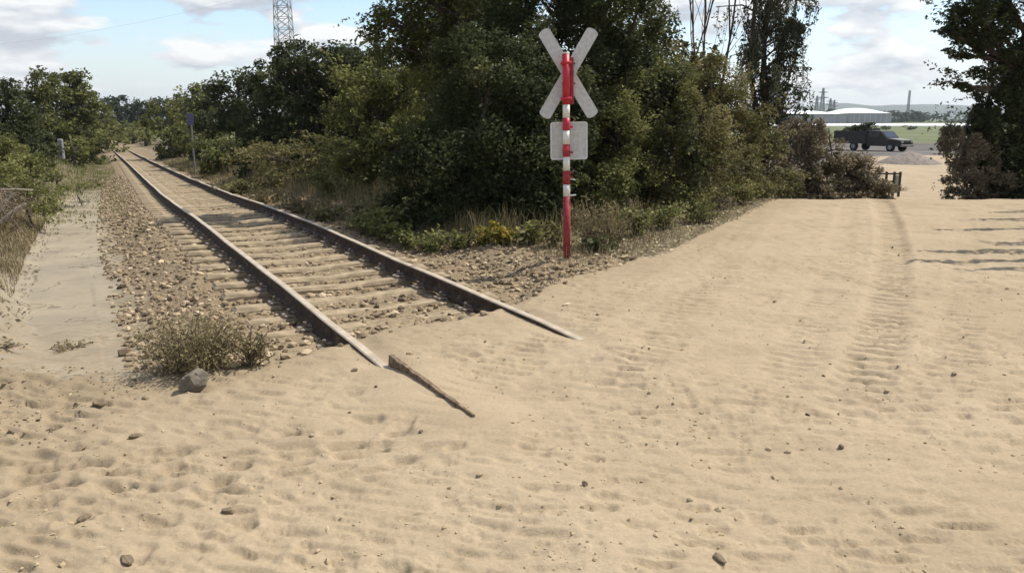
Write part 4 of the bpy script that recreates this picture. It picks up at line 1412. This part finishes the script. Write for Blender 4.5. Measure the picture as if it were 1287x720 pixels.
# -- ground cover that nobody could count
def blades(P, Lh, rng, w=.012):
    n = len(P)
    a = rng.uniform(0, 6.28, n)
    lean = rng.uniform(.1, .8, n)
    d = np.stack([np.cos(a), np.sin(a), np.zeros(n)], -1)
    s = np.stack([-np.sin(a), np.cos(a), np.zeros(n)], -1) * w * (1 + .07 * np.maximum(P[:, 1:2] - 8, 0))
    L_ = (Lh * rng.uniform(.5, 1.3, n))[:, None]
    mid = P + d * L_ * lean[:, None] * .25 + np.array([0, 0, 1]) * L_ * .6
    tip = P + d * L_ * lean[:, None] * .8 + np.array([0, 0, 1]) * L_ * .95 * np.sqrt(1 - .6 * lean[:, None] ** 2)
    v = np.stack([P - s, P + s, mid + s * .7, tip, mid - s * .7], 1)
    F = (np.array([(0, 1, 2), (0, 2, 4), (4, 2, 3)])[None] + (np.arange(n) * 5)[:, None, None]).reshape(-1, 3)
    return v.reshape(-1, 3), F, np.repeat(np.clip(rng.normal(.45, .22, n), 0, 1), 3)


def ground_cover(name, n, d0, d1, s0, s1, mat, label, cat, Lh, seed, thr=-.1, w=.0032, sandmax=-.05, power=1.3, xfilter=None):
    rng = np.random.default_rng(seed)
    x, y, d, s_ = scatter_track(n, d0, d1, s0, s1, rng, power)
    k = (sand_sd(x, y) < sandmax) & (fbm(x * .9, y * .9, seed, 3) + .12 * rng.normal(size=n) > thr)
    if xfilter is not None:
        k &= xfilter(x, y)
    k &= rng.random(n) < np.maximum(smooth01(sandmax, sandmax - .7, sand_sd(x, y)), .08)
    x, y = x[k], y[k]
    P = np.stack([x, y, ground_z(x, y) - .01], -1)
    far = 1 + .02 * np.maximum(y - 8, 0)
    v, f, t = blades(P, Lh * (1 + .3 * rng.random(len(P))) * np.sqrt(far), rng, w)
    return tag(link(name, np_mesh(name, v, f, fattrs={'tint': t}), M[mat]), label, cat, kind='stuff')


ground_cover('dry_grass', 20000, 2.3, 8, 6.5, 34, 'leaf_weed', 'dry brownish grass and weeds on the verge right of the track', 'grass', .17, 401, -.06)
ground_cover('rail_side_weeds', 22000, 1.45, 3.6, 10.5, 60, 'leaf_weed', 'low dry weeds growing along the outer side of the right rail', 'weeds', .15, 405, -.04, power=1.5)
ground_cover('tall_verge_weeds', 20000, 2.3, 5.5, 9.5, 45, 'leaf_weed', 'tall dry olive weeds on the verge between the right rail and the shrubs', 'weeds', .34, 411, -.1, power=1.2)
ground_cover('green_grass', 9000, 2.6, 8, 10, 60, 'leaf_light', 'green grass growing in patches at the edge of the wood', 'grass', .20, 402, .02)
ground_cover('bank_dead_weeds', 24000, -5.8, -3.2, 9.0, 20, 'leaf_straw', 'dead straw-coloured weeds on the bank left of the concrete path', 'weeds', .08, 409, -.1, power=1.0)
ground_cover('bank_weeds', 22000, -5.6, -3.2, 9.3, 19, 'leaf_weed', 'dry brown weeds covering the bank left of the concrete path', 'weeds', .09, 403, -.14, power=1.0)
ground_cover('bank_grass', 14000, -9, -3.1, 15.5, 60, 'leaf_light', 'green grass on the bank left of the concrete path', 'grass', .16, 404, -.06)
ground_cover('path_grass', 16000, -3.4, -1.6, 19, 80, 'leaf_light', 'dark green grass closing over the far end of the concrete path', 'grass', .06, 406, .05, power=1.3)
for nm, n_, mt, lb, Lh, sd, smin, smax in (('edge_weeds', 40000, 'leaf_straw', 'short dry straw-coloured grass along the edge of the sand road', .075, 407, -1.1, .10), ('edge_litter_weeds', 26000, 'leaf_dry', 'reddish brown dead weeds along the edge of the sand road', .09, 408, -1.0, .02)):
    ground_cover(nm, n_, 2.3, 11, 6.5, 20, mt, lb, 'weeds', Lh, sd, -.03, sandmax=smax, power=1.0, xfilter=lambda x, y: sand_sd(x, y) > smin)
rng = np.random.default_rng(410)
x, y, d, s_ = scatter_track(26000, 1.6, 10, 5.2, 26, rng, 1.3)
k = (sand_sd(x, y) < .05) & (fbm(x * 1.4, y * 1.4, 77, 3) + .2 * rng.normal(size=len(x)) > -.08)
x, y = x[k], y[k]
v, f = leaf_arrays(np.stack([x, y, ground_z(x, y) + .018], -1), .055, rng, 1.6, .55, 0)
tag(link('leaf_litter', np_mesh('leaf_litter', v, f, fattrs={'tint': np.clip(rng.normal(.45, .25, len(f)), 0, 1)}), M['leaf_straw']), 'dead leaves and bits of straw littering the gravel between track and sand', 'litter', kind='stuff')
x, y, d, s_ = scatter_track(9000, -9, -3.0, 3.8, 20, rng, 1.3)
k = sand_sd(x, y) < .1
x, y = x[k], y[k]
v, f = leaf_arrays(np.stack([x, y, ground_z(x, y) + .018], -1), .05, rng, 1.2, .5, 0)
tag(link('bank_litter', np_mesh('bank_litter', v, f, fattrs={'tint': np.clip(rng.normal(.4, .25, len(f)), 0, 1)}), M['leaf_dry']), 'brown dead leaves lying on the left bank', 'litter', kind='stuff')
nst = 420
x, y = rng.uniform(-2.2, 4.5, nst), 2.4 + 9 * rng.random(nst) ** 1.4
v, f = leaf_arrays(np.stack([x, y, ground_z(x, y) + .008], -1), .045, rng, 2.5, .08, 0)
tag(link('straw_bits', np_mesh('straw_bits', v, f, fattrs={'tint': rng.random(len(f))}), M['leaf_straw']), 'thin bits of dry straw strewn on the sand', 'straw', kind='stuff')

# dead branches on the left bank
for i, (pts, r, lb) in enumerate((
        ([(0, 280), (22, 262), (34, 256)], .035, 'thick pale broken branch end pointing right on the left bank'),
        ([(-6, 275), (10, 252), (18, 242)], .022, 'pale dead branch leaning up at the left edge of the photo'),
        ([(-20, 240), (20, 238), (42, 239)], .018, 'thin grey dead branch lying level on the left bank'),
        ([(-10, 246), (15, 247), (30, 268)], .016, 'thin dark dead branch sagging across the left bank'))):
    Yb = 12.6 + .3 * i
    P = [at(u, v, Yb + .05 * j) for j, (u, v) in enumerate(pts)]
    g0 = Vector((P[0].x, P[0].y, 0))
    tb = Tubes(6)
    tb.add([p - P[0] for p in P], [r, r * .9, r * .7])
    o = tb.build('dead_branch', M['deadwood'] if i != 3 else M['twig'])
    o.location = P[0]
    tag(o, lb, 'branch', 'dead branches on the left bank')
rngb = random.Random(5)
tb = Tubes(4)
for k in range(190):
    u, v = rngb.uniform(-60, 36) - 8, rngb.uniform(240, 285)
    p = at(u, v, 13.2 + rngb.uniform(-.7, 1.2))
    a = rngb.uniform(-1.3, 1.3)
    Lb = rngb.uniform(.15, .5)
    dv = Vector((math.cos(a), rngb.uniform(-.5, .5), math.sin(a) * .7)) * Lb
    p.z = max(p.z, gz(p.x, p.y))
    tb.add([p - dv, p + Vector((0, 0, rngb.uniform(-.04, .04))), p + dv], [.010, .008, .004])
tag(tb.build('brushwood', M['twig']), 'pile of brown dead brushwood at the left edge of the photo', 'brushwood', kind='stuff')

# ------------------------------------------------------------------ small things by the track
p = at(78, 198, 40)
post = link('marker_post', None) if False else None
bm = bmesh.new()
add_box(bm, (0, 0, .45), (.24, .2, 1.0))
bmesh.ops.bevel(bm, geom=list(bm.edges), offset=.04, segments=1, affect='EDGES')
o = link('marker_post', bm_mesh('marker_post', bm), surf_mat('pale_concrete_post', (.20, .20, .19), (.29, .28, .265), 5, .9, .3))
o.location = (p.x, p.y, max(gz(p.x, p.y), p.z) - .05)
tag(o, 'short grey concrete marker post standing left of the track', 'post')
p = at(243, 190, 38)
pb = Vector((p.x, p.y, gz(p.x, p.y)))
bs = empty('track_sign', pb, 'small blue plate on a thin post right of the track', 'sign')
ztop = at(243, 143, 38).z - pb.z
cyl_part('post', (0, 0, -.1), (0, 0, ztop), .04, .04, M['zinc'], bs, 10)
box_part('plate', (0, -.055, ztop - .26), (.30, .025, .52), surf_mat('blue_plate', (.075, .075, .14), (.10, .10, .18), 6, .5, 0), bs, bevel=.006)

# ------------------------------------------------------------------ beyond the crest: gate, heap, truck
M['metal_dark'] = surf_mat('dark_fence_metal', (.035, .032, .028), (.075, .065, .055), 12, .6, .2)
p = at(1121, 244, 24.5)
gt = empty('fence_end', (p.x, p.y, gz(p.x, p.y)), 'short dark end of a metal fence left of the road beyond the crest', 'fence')
for x in (-.22, .02, .20):
    box_part('post', (x, 0, .33), (.06, .06, .86), M['metal_dark'], gt, bevel=.006)
for z in (.18, .46, .70):
    box_part('fence_bar', (-.35, .0 if z != .46 else .035, z), (1.15, .03, .05), M['metal_dark'], gt, bevel=.005)
box_part('panel', (.11, .0, .38), (.11, .02, .55), surf_mat('pale_panel', (.30, .32, .25), (.38, .40, .32), 8, .8, 0), gt)

# heap of grey gravel
hp = at(1142, 210, 46)
hx_, hy_ = np.meshgrid(np.linspace(-1, 1, 40), np.linspace(-1, 1, 24))
rr2 = np.hypot(hx_, hy_)
hz = .78 * np.clip(1 - rr2, 0, 1) ** .8 + .10 * fbm(hx_ * 4, hy_ * 4, 91, 3) * (rr2 < .95) - .06
hv = np.stack([hx_.ravel() * 1.75, hy_.ravel() * 2.0, hz.ravel()], -1)
ii = np.arange(40 * 24).reshape(24, 40)
hf = np.stack([ii[:-1, :-1], ii[:-1, 1:], ii[1:, 1:], ii[1:, :-1]], -1).reshape(-1, 4)
o = link('gravel_heap', np_mesh('gravel_heap', hv, hf, smooth=True), surf_mat('heap_gravel', (.15, .125, .105), (.25, .21, .175), 5, .95, .6, .04))
o.location = (hp.x, hp.y, gz(hp.x, hp.y))
tag(o, 'low heap of grey gravel on the pale road in front of the truck', 'gravel heap')

# truck
M['truck'] = surf_mat('dusty_dark_paint', (.016, .016, .013), (.032, .031, .025), 3, .75, .05, spec=.4)
M['truck_pale'] = surf_mat('dusty_bonnet', (.12, .11, .098), (.17, .155, .138), 3, .5, .05, spec=.4)
M['rubber'] = surf_mat('tyre_rubber', (.015, .015, .015), (.03, .03, .028), 8, .9, .2)
M['glass'] = surf_mat('dark_windscreen', (.02, .022, .025), (.03, .033, .036), 2, .12, 0, spec=.6)
M['chrome'] = surf_mat('pale_bumper', (.19, .18, .17), (.25, .24, .23), 8, .4, 0, spec=.5)
tp = at(1104, 191, 71)
tr = empty('pickup_truck', (tp.x, tp.y, gz(tp.x, tp.y)), 'dark dusty pickup truck loaded with cut greenery, parked on the yard beyond the road', 'truck', rz=math.radians(-58))
tr.scale = (1.07, 1.07, 1.07)
# local: +X forward
bm = bmesh.new()
prof = [(2.35, .42), (2.42, .62), (2.38, .88), (1.15, 1.02), (.62, 1.62), (-.55, 1.66), (-.62, .42)]
for sgn in (0,):
    a = [bm.verts.new((x, -.86, z)) for x, z in prof]
    b_ = [bm.verts.new((x, .86, z)) for x, z in prof]
    bm.faces.new(a)
    bm.faces.new(b_[::-1])
    for i in range(len(prof)):
        j = (i + 1) % len(prof)
        bm.faces.new((a[i], b_[i], b_[j], a[j]))
link('cab', bm_mesh('cab', bm, bevel=.035), M['truck'], tr)
box_part('bonnet', (1.80, 0, .975), (1.10, 1.60, .05), M['truck_pale'], tr, Euler((0, math.radians(6.5), 0)).to_matrix(), bevel=.015)
box_part('windscreen', (.905, 0, 1.34), (.03, 1.46, .62), M['glass'], tr, Euler((0, math.radians(-41), 0)).to_matrix(), bevel=.01)
for y in (-.87, .87):
    box_part('side_window', (.10, y, 1.32), (.95, .02, .38), M['glass'], tr, bevel=.005)
box_part('grille', (2.415, 0, .74), (.04, 1.0, .18), M['rubber'], tr, bevel=.008)
for y in (-.62, .62):
    box_part('headlight', (2.41, y, .76), (.05, .26, .16), M['chrome'], tr, bevel=.02)
box_part('bumper', (2.46, 0, .48), (.12, 1.72, .17), M['truck_pale'], tr, bevel=.03)
box_part('number_plate', (2.53, 0, .49), (.012, .48, .10), M['chrome'], tr)
bm = bmesh.new()
add_box(bm, (-2.15, 0, .62), (3.0, 1.84, .10))
for y in (-.93, .93):
    add_box(bm, (-2.15, y, 1.10), (3.0, .05, 1.0))
add_box(bm, (-3.66, 0, 1.10), (.05, 1.80, 1.0))
add_box(bm, (-.66, 0, 1.20), (.05, 1.80, 1.2))
link('load_bed', bm_mesh('load_bed', bm), M['truck'], tr)
for x in (1.55, -1.75):
    for y in (-.80, .80):
        bm = bmesh.new()
        add_cyl(bm, (x, y - .11, .35), (x, y + .11, .35), .35, .35, 20)
        w = link('wheel', bm_mesh('wheel', bm, bevel=.02), M['rubber'], tr)
        bm = bmesh.new()
        s_ = 1 if y > 0 else -1
        add_cyl(bm, (x, y + s_ * .105, .35), (x, y + s_ * .125, .35), .19, .17, 14)
        link('rim', bm_mesh('rim', bm), M['chrome'], w)
rng = np.random.default_rng(77)
P, T, C = crown_points([((-2.0, 0, 1.6), (1.3, .85, .35)), ((-1.1, 0, 1.95), (.55, .6, .36)), ((-1.9, 0, 1.85), (.5, .5, .3)), ((-2.9, .1, 1.5), (.7, .7, .25))], .22, rng, 9)
v, f = leaf_arrays(P, .22, rng)
ct, st_ = math.cos(math.radians(-58)), math.sin(math.radians(-58))
o = link('cut_greenery', np_mesh('cut_greenery', v, f, fattrs={'tint': T}), M['leaf_dark'])
o.location = tr.location
o.rotation_euler = tr.rotation_euler
o.scale = tr.scale
tag(o, 'heap of dark cut greenery piled on the bed of the pickup truck', 'greenery')

# ------------------------------------------------------------------ warehouses, wall, masts
M['wh_wall'] = surf_mat('grey_sheet_cladding', (.34, .33, .34), (.40, .39, .40), .2, .7, 0)
M['wh_roof'] = surf_mat('white_sheet_roof', (.78, .78, .77), (.84, .84, .83), .2, .6, 0)


def warehouse(u0, u1, v_eave, v_ridge, Yd, depth, label):
    a, b2 = at(u0, 156, Yd), at(u1, 156, Yd)
    zb = -1.5
    ze, zr_ = at(u0, v_eave, Yd).z, at(u0, v_ridge, Yd).z
    Wd = b2.x - a.x
    root = empty('warehouse', ((a.x + b2.x) / 2, Yd, zb), label, 'warehouse', 'warehouses across the field')
    he, hr = ze - zb, zr_ - zb
    bm = bmesh.new()
    add_box(bm, (0, depth / 2, he / 2), (Wd, depth, he))
    link('wall', bm_mesh('wall', bm), M['wh_wall'], root)
    tx, ty = np.meshgrid(np.linspace(-1, 1, 25), np.linspace(-1, 1, 13))
    rz_ = he + .02 + (hr - he) * (1 - tx ** 2 * .92) * (1 - np.abs(ty) ** 2.2)
    rv = np.stack([tx.ravel() * (Wd / 2 + .4), depth / 2 + ty.ravel() * (depth / 2 + .5), rz_.ravel()], -1)
    ii_ = np.arange(25 * 13).reshape(13, 25)
    rf = np.stack([ii_[:-1, :-1], ii_[:-1, 1:], ii_[1:, 1:], ii_[1:, :-1]], -1).reshape(-1, 4)
    link('roof', np_mesh('roof', rv, rf, smooth=True), M['wh_roof'], root)
    for i in range(1, 8):
        x = -Wd / 2 + Wd * i / 8
        box_part('wall_seam', (x, -.06, he / 2), (.18, .10, he - .5), M['sign_rim'], root)
    return root


warehouse(940, 1064, 143.5, 137.5, 400, 40, 'left grey warehouse with a low white arched roof, partly hidden by the drooping tree')
warehouse(1066, 1120, 142.5, 135.5, 404, 40, 'right grey warehouse with a low white arched roof, its right end free')
a, b2 = at(1030, 157, 330), at(1240, 157, 330)
tn = []
for x in np.linspace(a.x - 30, b2.x + 30, 60):
    for k in range(9):
        th = math.pi * k / 8
        tn.append((x, 330 - 2.2 * math.cos(th), -1.7 + 1.25 * math.sin(th) + .03 * math.sin(x)))
ii_ = np.arange(60 * 9).reshape(60, 9)
o = link('crop_tunnel', np_mesh('crop_tunnel', np.array(tn), np.stack([ii_[:-1, :-1], ii_[1:, :-1], ii_[1:, 1:], ii_[:-1, 1:]], -1).reshape(-1, 4), smooth=True), M['wh_roof'])
tag(o, 'long low white sheeted crop tunnel crossing the field in front of the warehouses', 'crop tunnel')


def lattice_mast(u, Yd, v_top, wb, wt, label, group, arms=(), r=.12, zb=None, panels=10, top_extra=0.0):
    b0 = at(u, 150, Yd)
    z0 = zb if zb is not None else gz(b0.x, Yd)
    H = at(u, v_top, Yd).z - z0 + top_extra
    root = empty('lattice_mast', (b0.x, Yd, z0), label, 'mast', group)
    tb, br = Tubes(4), Tubes(4)
    cs = [(-1, -1), (1, -1), (1, 1), (-1, 1)]

    def w(t): return (wb + (wt - wb) * t) / 2
    for cx, cy in cs:
        tb.add([(cx * w(0), cy * w(0), -.5), (cx * w(1), cy * w(1), H)], [r, r * .8])
    for k in range(panels):
        t0, t1 = k / panels, (k + 1) / panels
        for i in range(4):
            (ax, ay), (bx, by) = cs[i], cs[(i + 1) % 4]
            p00 = (ax * w(t0), ay * w(t0), H * t0)
            p11 = (bx * w(t1), by * w(t1), H * t1)
            p01 = (bx * w(t0), by * w(t0), H * t0)
            p10 = (ax * w(t1), ay * w(t1), H * t1)
            br.add([p00, p11], [r * .6] * 2)
            br.add([p01, p10], [r * .6] * 2)
            br.add([p10, p11], [r * .6] * 2)
    tb.build('legs', M['mast'], root)
    br.build('bracing', M['mast'], root)
    if arms:
        ab = Tubes(4)
        for (t, L_) in arms:
            z = H * t
            for sx in (-1, 1):
                ab.add([(0, 0, z + .5), (sx * L_, 0, z)], [r, r * .6])
                ab.add([(0, 0, z - .6), (sx * L_, 0, z)], [r, r * .6])
        ab.build('cross_arms', M['mast'], root)
    return root


M['mast'] = surf_mat('galvanised_mast', (.17, .18, .19), (.24, .25, .26), .5, .6, 0)
lattice_mast(363, 210, -2, 5.4, 2.6, 'tall lattice mast standing above the dark trees left of the wood', None, (), .12, -3, 18, 14)
G_M = 'power pylons behind the warehouses'
for (u, Yd, vt, lb) in ((1025, 900, 121, 'leftmost pylon of the group behind the left warehouse'), (1032, 800, 111, 'tallest pylon of the group behind the left warehouse'),
                        (1042, 1000, 124, 'third small pylon from the left behind the left warehouse'), (1047, 1050, 126, 'rightmost small pylon of the group behind the left warehouse')):
    lattice_mast(u, Yd, vt, 5, 1.2, lb, G_M, ((.72, 6), (.88, 5)), .30, -1.5, 8)
lattice_mast(1140, 700, 114, 1.8, 1.2, 'single slim mast rising above the tree line right of the warehouses', None, (), .16, -1.5, 12)
# overhead wires leaving the tall mast
wr = Tubes(4)
e = at(-30, 58, 330)
mt = at(363, -16, 210)
pts = []
for k in range(13):
    q_ = mt.lerp(e, k / 12)
    q_.z -= 2.2 * 4 * (k / 12) * (1 - k / 12)
    pts.append(q_)
wr.add(pts, [.02] * 13)
tag(wr.build('overhead_wire', M['mast']), 'thin overhead wire crossing the clouds at the upper left', 'wire')

# tree line across the fields
rng = np.random.default_rng(500)
E = []
for k in range(150):
    x = rng.uniform(60, 900)
    yy = rng.uniform(600, 760)
    E.append(((x, yy, rng.uniform(.5, 3)), (rng.uniform(7, 14), 6, rng.uniform(4.0, 6.5))))
P, T, C = crown_points(E, 2.2, rng, 2.2, .5)
v, f = leaf_arrays(P, 2.2, rng)
M['leaf_line'] = tint_mat('leaves_line', [(0, (.03, .045, .02)), (.5, (.055, .075, .03)), (1, (.09, .11, .045))], .8)
tag(link('tree_line', np_mesh('tree_line', v, f, fattrs={'tint': T}), M['leaf_line']), 'distant line of trees across the fields right of the warehouses', 'trees', kind='stuff')
# hedge bushes dotting the field
for i, (u, Yd, rx) in enumerate(((1066, 200, 1.6), (1078, 205, 1.3), (1142, 210, 1.8), (1110, 215, 2.2))):
    small = tree('field_bush', u, Yd, [(u, 160.5, 0, rx, 1.2, .55), (u + 3, 161, 0, rx * .7, 1.0, .45)], 'leaf_dark',
                 ['leftmost dark bush in the field before the white tunnel', 'second dark bush from the left in the field before the white tunnel', 'rightmost dark bush in the field before the white tunnel', 'wide dark bush in the field straight above the truck'][i],
                 'bush', .5, 3.5, 'bushes in the field before the white tunnel', .06, 600 + i, twigs=False)
# thin summer haze: far hills and masts fade a little
bm = bmesh.new()
add_box(bm, (0, 0, 65), (12400, 12400, 150))
hz_ = link('haze', bm_mesh('haze', bm))
hm = bpy.data.materials.new('haze_air')
hm.use_nodes = True
hm.node_tree.nodes.clear()
ho = hm.node_tree.nodes.new('ShaderNodeOutputMaterial')
hv_ = hm.node_tree.nodes.new('ShaderNodeVolumePrincipled')
hv_.inputs['Color'].default_value = (.86, .92, 1, 1)
hv_.inputs['Density'].default_value = .00013
hv_.inputs['Anisotropy'].default_value = .2
hm.node_tree.links.new(hv_.outputs[0], ho.inputs['Volume'])
hz_.data.materials.append(hm)
tag(hz_, 'thin pale summer haze over the fields', 'haze', kind='stuff')
